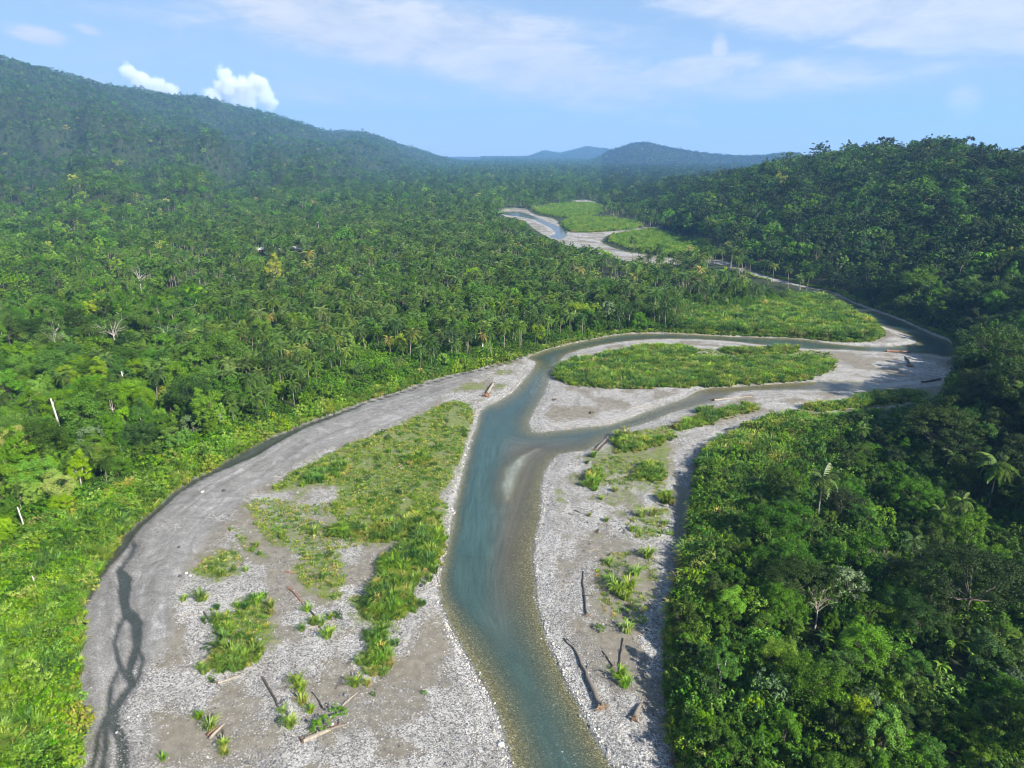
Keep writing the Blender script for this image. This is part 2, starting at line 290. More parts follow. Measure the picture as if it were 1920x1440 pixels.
def height(x, y, z=None):
    x = np.asarray(x, float); y = np.asarray(y, float)
    d = np.hypot(x, y); az = np.arctan2(x, y)
    if z is None: z = zones(x, y)
    # valley floor
    fl = np.maximum(np.maximum(z['fp'], z['f1']), z['f2'])                       # + on the gravel plain
    bank = 0.5 + 1.5 * sstep(-fl / 7) + .8 * (fbm(x / 18, y / 18, 5) - .5) * sstep(-fl / 10)
    bar = 0.12 + .38 * sstep(fl / 6) + .35 * (fbm(x / 9, y / 9, 21) - .5)
    h = np.where(fl > 0, bar, bank)
    wat = np.maximum(np.maximum(z['river'], z['creek']), z['f1w'])
    shore = np.clip(-wat * .11, 0, 5)
    h = np.where(fl > 0, np.minimum(h, shore + .02), h)
    sl = sstep((y - 250) / 60)
    deep = np.where(z['creek'] > z['river'], .45, np.where(x > 40 + (y - 250) * .2, .8, 1.9))
    deep = np.where(y < 165, np.minimum(deep, 1.3), deep)
    qx, qy = proj(x, np.maximum(y, 5.0), 0 * x); wat_ = wat; wat = wat * (1 + 1.6 * sstep((935 - qx) / 30) * sstep((1190 - qy) / 150) * sstep((qy - 700) / 40))
    bed = -np.minimum(np.maximum(wat, 0) ** 1.5 * .034 + wat * .03, deep) + .12 * (fbm(x / 3, y / 3, 31) - .5) * sstep(wat / 2)
    bed = np.where(wat > 0, np.maximum(bed, -.06 - np.maximum(shoal(x, y) - 1.0, 0) * .2), bed) if True else bed
    wat = wat_; h = np.where(wat > 0, bed, h)
    h = np.where((z['brook'] > -.8) & (wat <= 0), np.minimum(h, .03 - z['brook'] * .3), h)
    # slopes
    flood = np.clip(fl, -30, 0) / -30
    rise = 0.009 * np.maximum(d - 1300, 0)
    n1 = fbm(x / 160, y / 160, 41, 5) - .5; n2 = fbm(x / 900, y / 900, 51, 5) - .5
    rise = rise + 10 * n1 * sstep((d - 900) / 1200)
    d0 = np.interp(az, H_az, H_d0); w = np.interp(az, H_az, HW); hh = np.interp(az, H_az, H_h)
    t = np.clip((d - d0) / w, 0, 1); hill = hh * (1 - (1 - t) ** 1.7) + 34 * n1 * t * sstep(t * 2) * np.clip(hh / 60, 0, 1)
    ft = -sdline(np.stack([x, y], 1), HFOOT, np.zeros(len(HFOOT)), 420.0); lim = 3 + .36 * ft
    hill = np.where((ft < 419) & (hill > 0), -np.logaddexp(-hill / 8, -lim / 8) * 8, hill); hill = np.maximum(hill, 0)
    hill = hill * (1 - .55 * sstep((d - d0 - w) / 900)); hill = np.where(az > H_az[0], hill, 0)
    hill = hill * np.where(fl > -2, 0, sstep((-fl - 2) / 12))
    D = np.interp(az, M_az, MD); md0 = np.interp(az, M_az, M_d0); mh = np.interp(az, M_az, M_h)
    t = np.clip((d - md0) / (D - md0), 0, 1)
    rid = 1 - np.abs(2 * fbm(x / 520 + 9, y / 520, 61, 4) - 1)
    mt = mh * t ** 1.55 + (rid - .8) * 230 * np.clip(t * 1.6, 0, 1) * (1 - t) * 2.2 * np.clip(mh / 300, 0, 1) + 26 * n1 * t
    gul = 1 - np.abs(2 * fbm(az * 17 + 1.6 * n2, d / 2400, 67, 4) - 1); mt = mt + (gul - .78) * 300 * t * np.clip(1 - t, 0, 1) * np.clip(mh / 300, 0, 1) * 2.0
    mt = mt * (1 - .6 * sstep((d - D) / 2500)); mt = np.where(az < M_az[-1], mt, 0)
    A = np.interp(az, A_az, A_h, 0, 0) * np.exp(-((d - 11000) / 1300) ** 2) * (1 + .25 * n2)
    B = np.interp(az, B_az, B_h, 0, B_h[-1]) * np.exp(-((d - 6500) / 1000) ** 2) * (1 + .15 * n2)
    slope = np.maximum(np.maximum(rise, hill), np.maximum(mt, np.maximum(A, B)))
    return h + slope
def H1(x, y): return float(height(np.array([x]), np.array([y]))[0])

# ------------------------------------------------------------------ materials
def mat(name):
    m = bpy.data.materials.new(name); m.use_nodes = True; nt = m.node_tree
    b = nt.nodes['Principled BSDF']; b.inputs['Roughness'].default_value = .8; b.inputs['Specular IOR Level'].default_value = .25
    return m, nt, b
def mat_ground():
    m, nt, b = mat('valley_ground')
    geo = nd(nt, 'ShaderNodeNewGeometry'); pos = geo.outputs['Position']
    A = lambda n: attr(nt, n).outputs['Fac']
    cob, sand, grass, forest, wet, under, strk = (A('a_' + n) for n in ('cobble', 'sand', 'grass', 'forest', 'wet', 'under', 'streak'))
    vo = nd(nt, 'ShaderNodeTexVoronoi'); vo.inputs['Scale'].default_value = 4.6; vo.inputs['Randomness'].default_value = 1; lk(nt, pos, vo.inputs['Vector'])
    sepc = nd(nt, 'ShaderNodeSeparateColor'); lk(nt, vo.outputs['Color'], sepc.inputs[0])
    vo2 = nd(nt, 'ShaderNodeTexVoronoi'); vo2.inputs['Scale'].default_value = 1.7; lk(nt, pos, vo2.inputs['Vector'])
    sep2 = nd(nt, 'ShaderNodeSeparateColor'); lk(nt, vo2.outputs['Color'], sep2.inputs[0])
    big = noise(nt, pos, .09, 5, .6); mid = noise(nt, pos, .55, 5, .65); fine = noise(nt, pos, 5.0, 3, .7)
    stone = ramp(nt, sepc.outputs[0], [(0, (.075, .072, .068)), (.3, (.168, .162, .153)), (.65, (.275, .266, .252)), (1, (.46, .445, .42))])
    stone = mixc(nt, math_n(nt, 'MULTIPLY', maprange(nt, sep2.outputs[1], .7, .75), .55), stone, (.40, .388, .362))
    sandc = ramp(nt, mid, [(.3, (.118, .103, .078)), (.7, (.205, .182, .145))])
    cv = nd(nt, 'ShaderNodeCombineXYZ'); lk(nt, math_n(nt, 'MULTIPLY', strk, .34), cv.inputs[0])
    sp = nd(nt, 'ShaderNodeSeparateXYZ'); lk(nt, pos, sp.inputs[0]); lk(nt, math_n(nt, 'MULTIPLY', sp.outputs[1], .022), cv.inputs[1]); lk(nt, math_n(nt, 'MULTIPLY', sp.outputs[0], .014), cv.inputs[2])
    st = noise(nt, cv.outputs[0], 1.0, 7, .62, .5)
    st = math_n(nt, 'ADD', math_n(nt, 'MULTIPLY', st, .36), math_n(nt, 'ADD', math_n(nt, 'MULTIPLY', noise(nt, pos, .17, 8, .72, 1.2), .50), math_n(nt, 'MULTIPLY', sepc.outputs[2], .14)))
    silt = ramp(nt, st, [(.36, (.09, .085, .077)), (.48, (.155, .148, .136)), (.57, (.215, .207, .195)), (.66, (.36, .35, .335))])
    base = mixc(nt, sand, sandc, silt)
    # cobbles cover the sand where the mask, broken by noise, is high
    f = math_n(nt, 'ADD', cob, math_n(nt, 'MULTIPLY', math_n(nt, 'SUBTRACT', mid, .5), 1.1))
    f = math_n(nt, 'ADD', f, math_n(nt, 'MULTIPLY', math_n(nt, 'SUBTRACT', sepc.outputs[1], .5), .8))
    f = maprange(nt, f, .42, .58)
    bv = nd(nt, 'ShaderNodeCombineXYZ'); lk(nt, math_n(nt, 'MULTIPLY', A('a_shore'), .30), bv.inputs[0]); lk(nt, math_n(nt, 'MULTIPLY', sp.outputs[1], .035), bv.inputs[1])
    band = noise(nt, bv.outputs[0], 1.0, 5, .6, .6); band = math_n(nt, 'ADD', math_n(nt, 'MULTIPLY', band, .6), math_n(nt, 'MULTIPLY', big, .4))
    stone = mixc(nt, 1.0, stone, ramp(nt, band, [(.35, (.62, .60, .56)), (.5, (.95, .94, .92)), (.62, (1.15, 1.15, 1.15))]), 'MULTIPLY')
    base = mixc(nt, f, base, stone)
    gcol = ramp(nt, mid, [(.25, (.05, .085, .014)), (.5, (.105, .145, .02)), (.75, (.175, .17, .045))])
    gf = math_n(nt, 'ADD', grass, math_n(nt, 'MULTIPLY', math_n(nt, 'SUBTRACT', noise(nt, pos, .28, 8, .72), .5), 2.4))
    gs = math_n(nt, 'ADD', gf, math_n(nt, 'MULTIPLY', math_n(nt, 'SUBTRACT', noise(nt, pos, 2.2, 5, .75), .5), 2.2))
    base = mixc(nt, maprange(nt, gs, .42, .78, 0, .88), base, gcol)
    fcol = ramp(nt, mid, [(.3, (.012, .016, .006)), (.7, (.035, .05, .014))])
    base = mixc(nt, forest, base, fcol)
    base = mixc(nt, math_n(nt, 'MULTIPLY', wet, .8), base, mixc(nt, .88, base, (.014, .014, .014)))
    bedc = ramp(nt, sepc.outputs[0], [(0, (.08, .064, .032)), (.55, (.175, .138, .070)), (.9, (.24, .195, .11)), (1, (.44, .38, .25))])
    base = mixc(nt, under, base, bedc)
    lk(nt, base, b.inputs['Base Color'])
    bump = nd(nt, 'ShaderNodeBump'); bump.inputs['Strength'].default_value = .55; bump.inputs['Distance'].default_value = .12
    hh = math_n(nt, 'SUBTRACT', 1.0, vo.outputs['Distance']); hh = math_n(nt, 'MULTIPLY', hh, math_n(nt, 'ADD', math_n(nt, 'MULTIPLY', f, .9), .06))
    hh = math_n(nt, 'ADD', hh, math_n(nt, 'MULTIPLY', fine, .25)); lk(nt, hh, bump.inputs['Height']); lk(nt, bump.outputs[0], b.inputs['Normal'])
    lk(nt, math_n(nt, 'SUBTRACT', .9, math_n(nt, 'MULTIPLY', wet, .45)), b.inputs['Roughness'])
    return m
def mat_water():
    m = bpy.data.materials.new('river_water'); m.use_nodes = True; nt = m.node_tree; nt.nodes.clear()
    out = nd(nt, 'ShaderNodeOutputMaterial')
    dep = attr(nt, 'w_depth').outputs['Fac']; foam_glint = attr(nt, 'w_foam_glint').outputs['Fac']; silt = attr(nt, 'w_silt').outputs['Fac']
    geo = nd(nt, 'ShaderNodeNewGeometry'); pos = geo.outputs['Position']
    sx = nd(nt, 'ShaderNodeSeparateXYZ'); lk(nt, pos, sx.inputs[0]); fv = nd(nt, 'ShaderNodeCombineXYZ'); lk(nt, math_n(nt, 'MULTIPLY', attr(nt, 'w_shore').outputs['Fac'], .8), fv.inputs[0]); lk(nt, math_n(nt, 'MULTIPLY', sx.outputs[1], .07), fv.inputs[1])
    flow = noise(nt, fv.outputs[0], 1.0, 6, .65, .5)
    mp = nd(nt, 'ShaderNodeMapping'); mp.inputs['Scale'].default_value = (1, .55, 1); lk(nt, pos, mp.inputs[0])
    n1 = noise(nt, mp.outputs[0], .9, 4, .6, .4); n2 = noise(nt, pos, .12, 4, .55); n2 = math_n(nt, 'ADD', math_n(nt, 'MULTIPLY', n2, .6), math_n(nt, 'MULTIPLY', noise(nt, mp.outputs[0], 2.4, 4, .7), .4))
    bump = nd(nt, 'ShaderNodeBump'); bump.inputs['Distance'].default_value = .16
    lk(nt, math_n(nt, 'ADD', math_n(nt, 'MULTIPLY', foam_glint, .8), .2), bump.inputs['Strength']); lk(nt, n1, bump.inputs['Height'])
    teal = mixc(nt, n2, (.036, .074, .073), (.050, .090, .083))
    teal = mixc(nt, math_n(nt, 'MULTIPLY', silt, .85), teal, (.115, .092, .066))
    teal = mixc(nt, 1.0, teal, ramp(nt, flow, [(.3, (.72, .74, .76)), (.7, (1.3, 1.27, 1.24))]), 'MULTIPLY')
    tr = nd(nt, 'ShaderNodeBsdfTransparent'); tr.inputs[0].default_value = (.86, .9, .84, 1)
    df = nd(nt, 'ShaderNodeBsdfDiffuse'); lk(nt, teal, df.inputs[0])
    mx = nd(nt, 'ShaderNodeMixShader'); lk(nt, tr.outputs[0], mx.inputs[1]); lk(nt, df.outputs[0], mx.inputs[2])
    tb = math_n(nt, 'SUBTRACT', 1.0, math_n(nt, 'EXPONENT', math_n(nt, 'MULTIPLY', dep, -1.2)), clamp=True)
    lk(nt, tb, mx.inputs[0])
    gl = nd(nt, 'ShaderNodeBsdfGlossy'); gl.inputs['Roughness'].default_value = .12; lk(nt, bump.outputs[0], gl.inputs['Normal'])
    dt = nd(nt, 'ShaderNodeVectorMath', operation='DOT_PRODUCT'); lk(nt, bump.outputs[0], dt.inputs[0]); lk(nt, geo.outputs['Incoming'], dt.inputs[1])
    fr1 = math_n(nt, 'POWER', math_n(nt, 'SUBTRACT', 1.0, math_n(nt, 'ABSOLUTE', dt.outputs['Value']), clamp=True), 5.0)
    frv = math_n(nt, 'ADD', math_n(nt, 'MULTIPLY', fr1, .9), .02)
    mg = nd(nt, 'ShaderNodeMixShader'); lk(nt, frv, mg.inputs[0]); lk(nt, mx.outputs[0], mg.inputs[1]); lk(nt, gl.outputs[0], mg.inputs[2])
    # broken white water in the riffles, and ripple glints painted as white specks
    fo = nd(nt, 'ShaderNodeBsdfDiffuse'); fo.inputs[0].default_value = (.55, .6, .6, 1)
    nf = noise(nt, mp.outputs[0], 2.3, 5, .72, .8)
    ff = maprange(nt, math_n(nt, 'ADD', nf, math_n(nt, 'MULTIPLY', foam_glint, .26)), .83, .91)
    ff = math_n(nt, 'MULTIPLY', ff, math_n(nt, 'MINIMUM', math_n(nt, 'MULTIPLY', foam_glint, 1.4), .85), clamp=True)
    mf = nd(nt, 'ShaderNodeMixShader'); lk(nt, ff, mf.inputs[0]); lk(nt, mg.outputs[0], mf.inputs[1]); lk(nt, fo.outputs[0], mf.inputs[2])
    lk(nt, mf.outputs[0], out.inputs[0])
    return m
def mat_leaf(name, stops, trans=.16, var=.35, rough=.55):
    m = bpy.data.materials.new(name); m.use_nodes = True; nt = m.node_tree; nt.nodes.clear()
    out = nd(nt, 'ShaderNodeOutputMaterial')
    tint = attr(nt, 'tint', 'INSTANCER').outputs['Fac']
    geo = nd(nt, 'ShaderNodeNewGeometry')
    t = math_n(nt, 'ADD', tint, math_n(nt, 'MULTIPLY', math_n(nt, 'SUBTRACT', geo.outputs['Random Per Island'], .5), var), clamp=True)
    c = ramp(nt, t, stops)
    oi = nd(nt, 'ShaderNodeObjectInfo'); hs = nd(nt, 'ShaderNodeHueSaturation'); lk(nt, c, hs.inputs['Color'])          # every plant its own shade
    lk(nt, maprange(nt, oi.outputs['Random'], 0, 1, .474, .508, False), hs.inputs['Hue'])
    r2 = math_n(nt, 'FRACT', math_n(nt, 'MULTIPLY', oi.outputs['Random'], 17.31)); lk(nt, maprange(nt, r2, 0, 1, .80, 1.42, False), hs.inputs['Value'])
    r3 = math_n(nt, 'FRACT', math_n(nt, 'MULTIPLY', oi.outputs['Random'], 53.7)); lk(nt, maprange(nt, r3, 0, 1, .94, 1.14, False), hs.inputs['Saturation']); c = hs.outputs[0]
    df = nd(nt, 'ShaderNodeBsdfPrincipled'); lk(nt, c, df.inputs['Base Color']); df.inputs['Roughness'].default_value = rough; df.inputs['Specular IOR Level'].default_value = .18
    tl = nd(nt, 'ShaderNodeBsdfTranslucent'); lk(nt, mixc(nt, .5, c, mixc(nt, 1.0, c, (1.5, 1.3, .35), 'MULTIPLY')), tl.inputs[0])
    mx = nd(nt, 'ShaderNodeMixShader'); mx.inputs[0].default_value = trans
    lk(nt, df.outputs[0], mx.inputs[1]); lk(nt, tl.outputs[0], mx.inputs[2]); lk(nt, mx.outputs[0], out.inputs[0])
    return m
def mat_noise(name, c0, c1, scale=6.0, rough=.85, stretch=(1, 1, 1)):
    m, nt, b = mat(name); tc = nd(nt, 'ShaderNodeTexCoord'); mp = nd(nt, 'ShaderNodeMapping'); mp.inputs['Scale'].default_value = stretch
    lk(nt, tc.outputs['Object'], mp.inputs[0]); n = noise(nt, mp.outputs[0], scale, 5, .65)
    lk(nt, ramp(nt, n, [(.3, c0), (.7, c1)]), b.inputs['Base Color']); b.inputs['Roughness'].default_value = rough
    bp = nd(nt, 'ShaderNodeBump'); bp.inputs['Strength'].default_value = .5; bp.inputs['Distance'].default_value = .05; lk(nt, n, bp.inputs['Height']); lk(nt, bp.outputs[0], b.inputs['Normal'])
    return m
def mat_stone():
    m, nt, b = mat('river_stone'); t = attr(nt, 'tint', 'INSTANCER').outputs['Fac']
    tc = nd(nt, 'ShaderNodeTexCoord'); n = noise(nt, tc.outputs['Object'], 2.5, 4, .6)
    c = ramp(nt, t, [(0, (.045, .045, .05)), (.35, (.13, .128, .13)), (.7, (.26, .255, .255)), (.86, (.44, .43, .415)), (1, (.50, .44, .32))])
    lk(nt, mixc(nt, .35, c, mixc(nt, 1.0, c, ramp(nt, n, [(.3, (.5, .5, .5)), (.7, (1.3, 1.3, 1.3))]), 'MULTIPLY')), b.inputs['Base Color'])
    return m
LEAF = [(0, (.016, .028, .007)), (.2, (.028, .060, .009)), (.42, (.050, .128, .013)), (.62, (.095, .208, .018)), (.82, (.165, .280, .026)), (1, (.28, .24, .07))]
CANE = [(0, (.035, .090, .026)), (.3, (.080, .170, .030)), (.6, (.145, .265, .034)), (.85, (.24, .31, .055)), (1, (.38, .30, .11))]
M = dict(ground=mat_ground(), water=mat_water(), leaf=mat_leaf('leaf', LEAF), cane=mat_leaf('cane_leaf', CANE, .35, .5),
         palm=mat_leaf('palm_leaf', [(0, (.028, .052, .012)), (.4, (.055, .110, .020)), (.8, (.105, .165, .032)), (1, (.25, .19, .07))], .28, .35, .4),
         pale=mat_leaf('pale_leaf', [(0, (.045, .085, .035)), (.5, (.085, .14, .055)), (1, (.17, .225, .10))], .2, .5),
         bark=mat_noise('grey_bark', (.05, .042, .032), (.12, .10, .078), 3, .9, (1, 1, .3)), palebark=mat_noise('pale_bark', (.26, .235, .20), (.44, .41, .36), 3, .8, (1, 1, .3)),
         palmbark=mat_noise('palm_bark', (.13, .11, .085), (.24, .21, .17), 2, .9, (.4, .4, 3)), drift=mat_noise('driftwood', (.10, .085, .068), (.22, .19, .155), 4, .85, (1, 1, .25)),
         driftpale=mat_noise('bleached_driftwood', (.19, .155, .115), (.33, .29, .235), 4, .8, (1, 1, .25)), driftdark=mat_noise('dark_driftwood', (.04, .033, .028), (.10, .083, .068), 4, .85, (1, 1, .25)),
         driftred=mat_noise('rusty_driftwood', (.13, .065, .04), (.23, .13, .085), 4, .85, (1, 1, .3)), root=mat_noise('root_wood', (.10, .068, .045), (.22, .155, .10), 5, .9),
         stone=mat_stone(), thatch=mat_noise('thatch', (.12, .10, .085), (.22, .19, .165), 9, .95), tin=mat_noise('tin_roof', (.36, .38, .39), (.52, .53, .54), 2, .4),
         plank=mat_noise('plank_wall', (.17, .11, .09), (.27, .19, .16), 5, .85), post=mat_noise('post_wood', (.12, .09, .07), (.22, .17, .13), 5, .9), dark=mat_noise('dark_opening', (.01, .01, .01), (.02, .02, .02), 3))

# ------------------------------------------------------------------ mesh helpers
def mesh_np(name, V, F, mats, midx=None, smooth=False):
    me = bpy.data.meshes.new(name); V = np.asarray(V, np.float32); F = np.asarray(F, np.int32)
    n = F.shape[1]; me.vertices.add(len(V)); me.vertices.foreach_set('co', V.ravel())
    me.loops.add(F.size); me.loops.foreach_set('vertex_index', F.ravel())
    me.polygons.add(len(F)); me.polygons.foreach_set('loop_start', np.arange(0, F.size, n, dtype=np.int32)); me.polygons.foreach_set('loop_total', np.full(len(F), n, np.int32))
    if smooth: me.polygons.foreach_set('use_smooth', np.ones(len(F), bool))
    for m in (mats if isinstance(mats, (list, tuple)) else [mats]): me.materials.append(m)
    if midx is not None: me.polygons.foreach_set('material_index', np.asarray(midx, np.int32))
    me.update(calc_edges=True); me.validate(); return me
def fattr(me, name, v):
    a = me.attributes.new(name, 'FLOAT', 'POINT'); a.data.foreach_set('value', np.asarray(v, np.float32))
def obj(name, data, parent=None, loc=None, rot=None, scale=None, tint=None):
    o = bpy.data.objects.new(name, data); COL.objects.link(o)
    if parent is not None: o.parent = parent
    if loc is not None: o.location = loc
    if rot is not None: o.rotation_euler = rot
    if scale is not None: o.scale = (scale,) * 3 if isinstance(scale, (int, float)) else scale
    if tint is not None: o['tint'] = float(tint)
    return o
def tag(o, label, cat=None, group=None, kind=None):
    o['label'] = label
    if cat: o['category'] = cat
    if group: o['group'] = group
    if kind: o['kind'] = kind
    return o
def thing(name, label, cat, loc, rz=0.0, scale=1.0, group=None, tilt=(0, 0)):
    return tag(obj(name, None, None, loc, (tilt[0], tilt[1], rz), scale), label, cat, group)

# ------------------------------------------------------------------ ground and water
def build_ground():
    a_f = np.arange(-41, 41.01, .17); a_l = np.arange(-180, -41, 2.4); a_r = np.arange(41 + 2.0, 179.9, 2.4)
    az = np.radians(np.concatenate([a_l, a_f, a_r])); r = np.concatenate([[8, 20, 35, 50], 62 * np.exp(np.arange(0, math.log(13200 / 62), .0088))])
    na, nr = len(az), len(r); AZ, R = np.meshgrid(az, r); x = (np.sin(AZ) * R).ravel(); y = (np.cos(AZ) * R).ravel()
    z = zones(x, y); h = height(x, y, z)
    idx = np.arange(nr * na).reshape(nr, na); nx = np.roll(idx, -1, 1)
    F = np.stack([idx[:-1], nx[:-1], nx[1:], idx[1:]], -1).reshape(-1, 4)[:, ::-1]
    me = mesh_np('ground', np.stack([x, y, h], 1), F, M['ground'], None, True)
    Pt = np.stack([x, y], 1); wob = np.stack([fbm(x / 4, y / 4, 73) - .5, fbm(x / 4, y / 4, 79) - .5], 1) * 4; Q = Pt + wob
    fl = np.maximum(np.maximum(z['fp'], z['f1']), z['f2']); wat = np.maximum(np.maximum(z['river'], z['creek']), z['f1w'])
    s_ch = sdf(Q, P['sand'], 20); s_sd = np.max([sdf(Q, p, 20) for p in P_sands], 0)
    gr = np.max([a * sstep(sdf(Q, p, 12) / 3.0 + .5) for p, a in P_grass], 0)
    big = fbm(x / 14, y / 14, 91); near_w = sstep((5 - -wat) / 5)
    sh_ = np.exp(-(shoal(x, y) / 3.0) ** 2); sandm = sstep(s_ch / 1.5 + .5)
    lowch = sstep((210 - y) / 50)                                     # the dry channel is stony at its lower end
    cob = np.clip(1.05 - .86 * sandm * (1 - .62 * lowch * sstep((big - .40) / .2)) - .85 * sstep(s_sd / 1.5 + .5) - .45 * gr, 0, 1)
    cob = np.clip(cob + .5 * (big - .55), 0, 1.1); cob = np.maximum(cob, near_w * .95 * (1 - sandm * .8) * (1 - .85 * sstep(s_sd / 1.5 + .5)))
    edge = sstep((.7 - fl) / .9); gr = np.maximum(gr, edge * .95); cob = cob * (1 - edge)
    bare = fbm(x / 11, y / 11, 141); cob = np.where(wat < -3.5, cob - .85 * sstep((bare - .45 + .05 * (x < -5) * (y > 150)) / .12) * sstep((-wat - 3.5) / 4), cob)
    gr = np.maximum(gr, .72 * sstep((bare - .47) / .1) * (wat < -4) * (s_ch < -1) * ((x < 0) | (y < 255)) * sstep((y - 150) / 60))
    rd = sstep(sdf(Pt + wob * .3, wpoly(ROAD), 10) / 1.2 + .4); gr = gr * (1 - rd); cob = np.maximum(cob * (1 - rd), rd * .85)
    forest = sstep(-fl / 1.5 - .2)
    wet = (1 - sstep(wat / .8)) * np.maximum(sstep((z['brook'] + .40) / .5), sstep((wat + .8) / .8) * .8) * (fl > -1)
    streak = z['fp']
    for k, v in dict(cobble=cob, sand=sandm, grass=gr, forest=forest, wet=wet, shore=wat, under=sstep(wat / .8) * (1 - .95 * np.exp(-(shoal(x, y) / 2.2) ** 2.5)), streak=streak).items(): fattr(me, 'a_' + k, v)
    o = obj('ground', me); tag(o, 'forested valley floor, gravel bars, hills and mountain slopes', kind='structure')
def build_water(name, label, key, z0, sel):
    Pm = {'river': P['river'], 'creek': P['creek'], 'f1w': P['f1w']}.get(key)
    if Pm is None: a = np.concatenate([b[0] for b in BR]); lo, hi = a.min(0) - 8, a.max(0) + 8
    else: lo, hi = Pm.min(0) - 4, Pm.max(0) + 4
    s = 1.0 if key != 'f1w' else 5.0
    gx, gy = np.arange(lo[0], hi[0], s), np.arange(lo[1], hi[1], s); nx, ny = len(gx), len(gy)
    X, Y = np.meshgrid(gx, gy); x, y = X.ravel(), Y.ravel(); z = zones(x, y)
    wat = z[key]; h = height(x, y, z); dep = np.maximum(z0 - h, 0)
    keep = (wat > -2.5 * s) if key != 'brook' else (wat > -.35)
    idx = np.arange(nx * ny).reshape(ny, nx)
    F = np.stack([idx[:-1, :-1], idx[:-1, 1:], idx[1:, 1:], idx[1:, :-1]], -1).reshape(-1, 4)
    F = F[keep[F].any(1)]; u, inv = np.unique(F, return_inverse=True); F = inv.reshape(-1, 4)
    x, y, dep = x[u], y[u], dep[u]
    me = mesh_np(name, np.stack([x, y, np.full(len(x), z0)], 1), F, M['water'], None, True)
    px, py = proj(x, y, 0 * x)
    foam_glint = .9 * np.exp(-(((px - 1015) / 30) ** 2 + ((py - 712) / 45) ** 2)) + .62 * sstep((py - 1130) / 220) * np.exp(-((px - (980 + (py - 1150) * .33)) / 55) ** 2) + .15  # riffle foam, plus painted ripple glints down the lower reach
    foam_glint += .35 * np.exp(-(((px - 1140) / 120) ** 2 + ((py - 632) / 12) ** 2))
    for (qx, qy, qr) in ((1041, 1320, 5), (1033, 1408, 5), (1104, 1434, 5), (1000, 735, 7), (1035, 708, 6)): foam_glint += 1.1 * np.exp(-(((px - qx) / qr) ** 2 + ((py - qy) / qr) ** 2))
    silt = .85 * sstep((px - (893 + (1100 - py) * .10)) / 62) * sstep((py - 800) / 50) * sstep((1260 - py) / 230) + sstep((x - 45 - (y - 260) * .10) / 25) * sstep((330 - y) / 15)
    if key != 'river': silt = silt * 0 + (.75 if key == 'creek' else .35 if key == 'f1w' else .45)
    if key == 'f1w': dep = np.maximum(dep, .8)
    fattr(me, 'w_shore', wat[u]); fattr(me, 'w_depth', dep); fattr(me, 'w_foam_glint', np.clip(foam_glint, 0, 1)); fattr(me, 'w_silt', np.clip(silt, 0, 1))
    tag(obj(name, me), label, kind='structure')
build_ground()
build_water('river', 'teal main river with its brown side arm', 'river', 0.0, None)
build_water('creek', 'shallow muddy creek beside the right bank thicket', 'creek', -.01, None)
build_water('brook', 'thin dark brook trickling along the left bank', 'brook', -.005, None)
build_water('far_river', 'pale blue upstream reach of the river', 'f1w', -.02, None)

# ------------------------------------------------------------------ plant meshes
def norm(a): return a / np.maximum(np.linalg.norm(a, axis=-1, keepdims=True), 1e-9)
def leaf_quads(C, N, L, Wd, g):
    """rhombic leaves: centres C, facing N, length L, width Wd"""
    n = len(C); r = g.normal(size=(n, 3)); u = norm(np.cross(N, r)); v = np.cross(N, u)
    u = u * (L / 2)[:, None]; v = v * (Wd / 2)[:, None]
    V = np.stack([C - u, C + v - N * (L * .06)[:, None], C + u, C - v - N * (L * .06)[:, None]], 1).reshape(-1, 3)
    return V, np.arange(n * 4).reshape(n, 4)
def clump_cloud(cent, rad, per, leaf, g, flat=1.0, out=.6, asp=.6):
    k = len(cent); n = per
    dirs = norm(g.normal(size=(k, n, 3)) + np.array([0, 0, .35])); rr = (g.random((k, n, 1)) ** .35)
    rr = np.where(g.random((k, n, 1)) < .10, rr * g.uniform(1.05, 1.5, (k, n, 1)), rr)
    pts = cent[:, None, :] + dirs * rr * rad[:, None, None] * np.array([1, 1, flat])
    N = norm(dirs * out + g.normal(size=(k, n, 3)) * .45 + np.array([0, 0, .45])); pts = pts.reshape(-1, 3); N = N.reshape(-1, 3)
    L = leaf * g.uniform(.65, 1.35, len(pts)); return leaf_quads(pts, N, L, L * asp, g)
def tube(path, rad, sides=6):
    path = np.array(path, float); n = len(path); T = norm(np.gradient(path, axis=0)); V = []
    ref = np.array([.31, .95, .05]) if abs(T[0][2]) > .8 else np.array([0, 0, 1.0])
    for i in range(n):
        a = np.cross(T[i], ref); a /= max(np.linalg.norm(a), 1e-6); b = np.cross(T[i], a)
        th = np.arange(sides) / sides * 2 * np.pi; V.append(path[i] + rad[i] * (np.cos(th)[:, None] * a + np.sin(th)[:, None] * b))
    V = np.concatenate(V); F = []
    for i in range(n - 1):
        for s in range(sides): F.append([i * sides + s, i * sides + (s + 1) % sides, (i + 1) * sides + (s + 1) % sides, (i + 1) * sides + s])
    for i0 in (0, (n - 1) * sides):                   # close both ends
        for s in range(1, sides - 1, 2): F.append([i0, i0 + s, i0 + s + 1, i0 + min(s + 2, sides - 1)])
    return V, np.array(F)
def joinp(parts):
    V, F, o = [], [], 0
    for v, f in parts: V.append(v); F.append(f + o); o += len(v)
    return np.concatenate(V), np.concatenate(F)

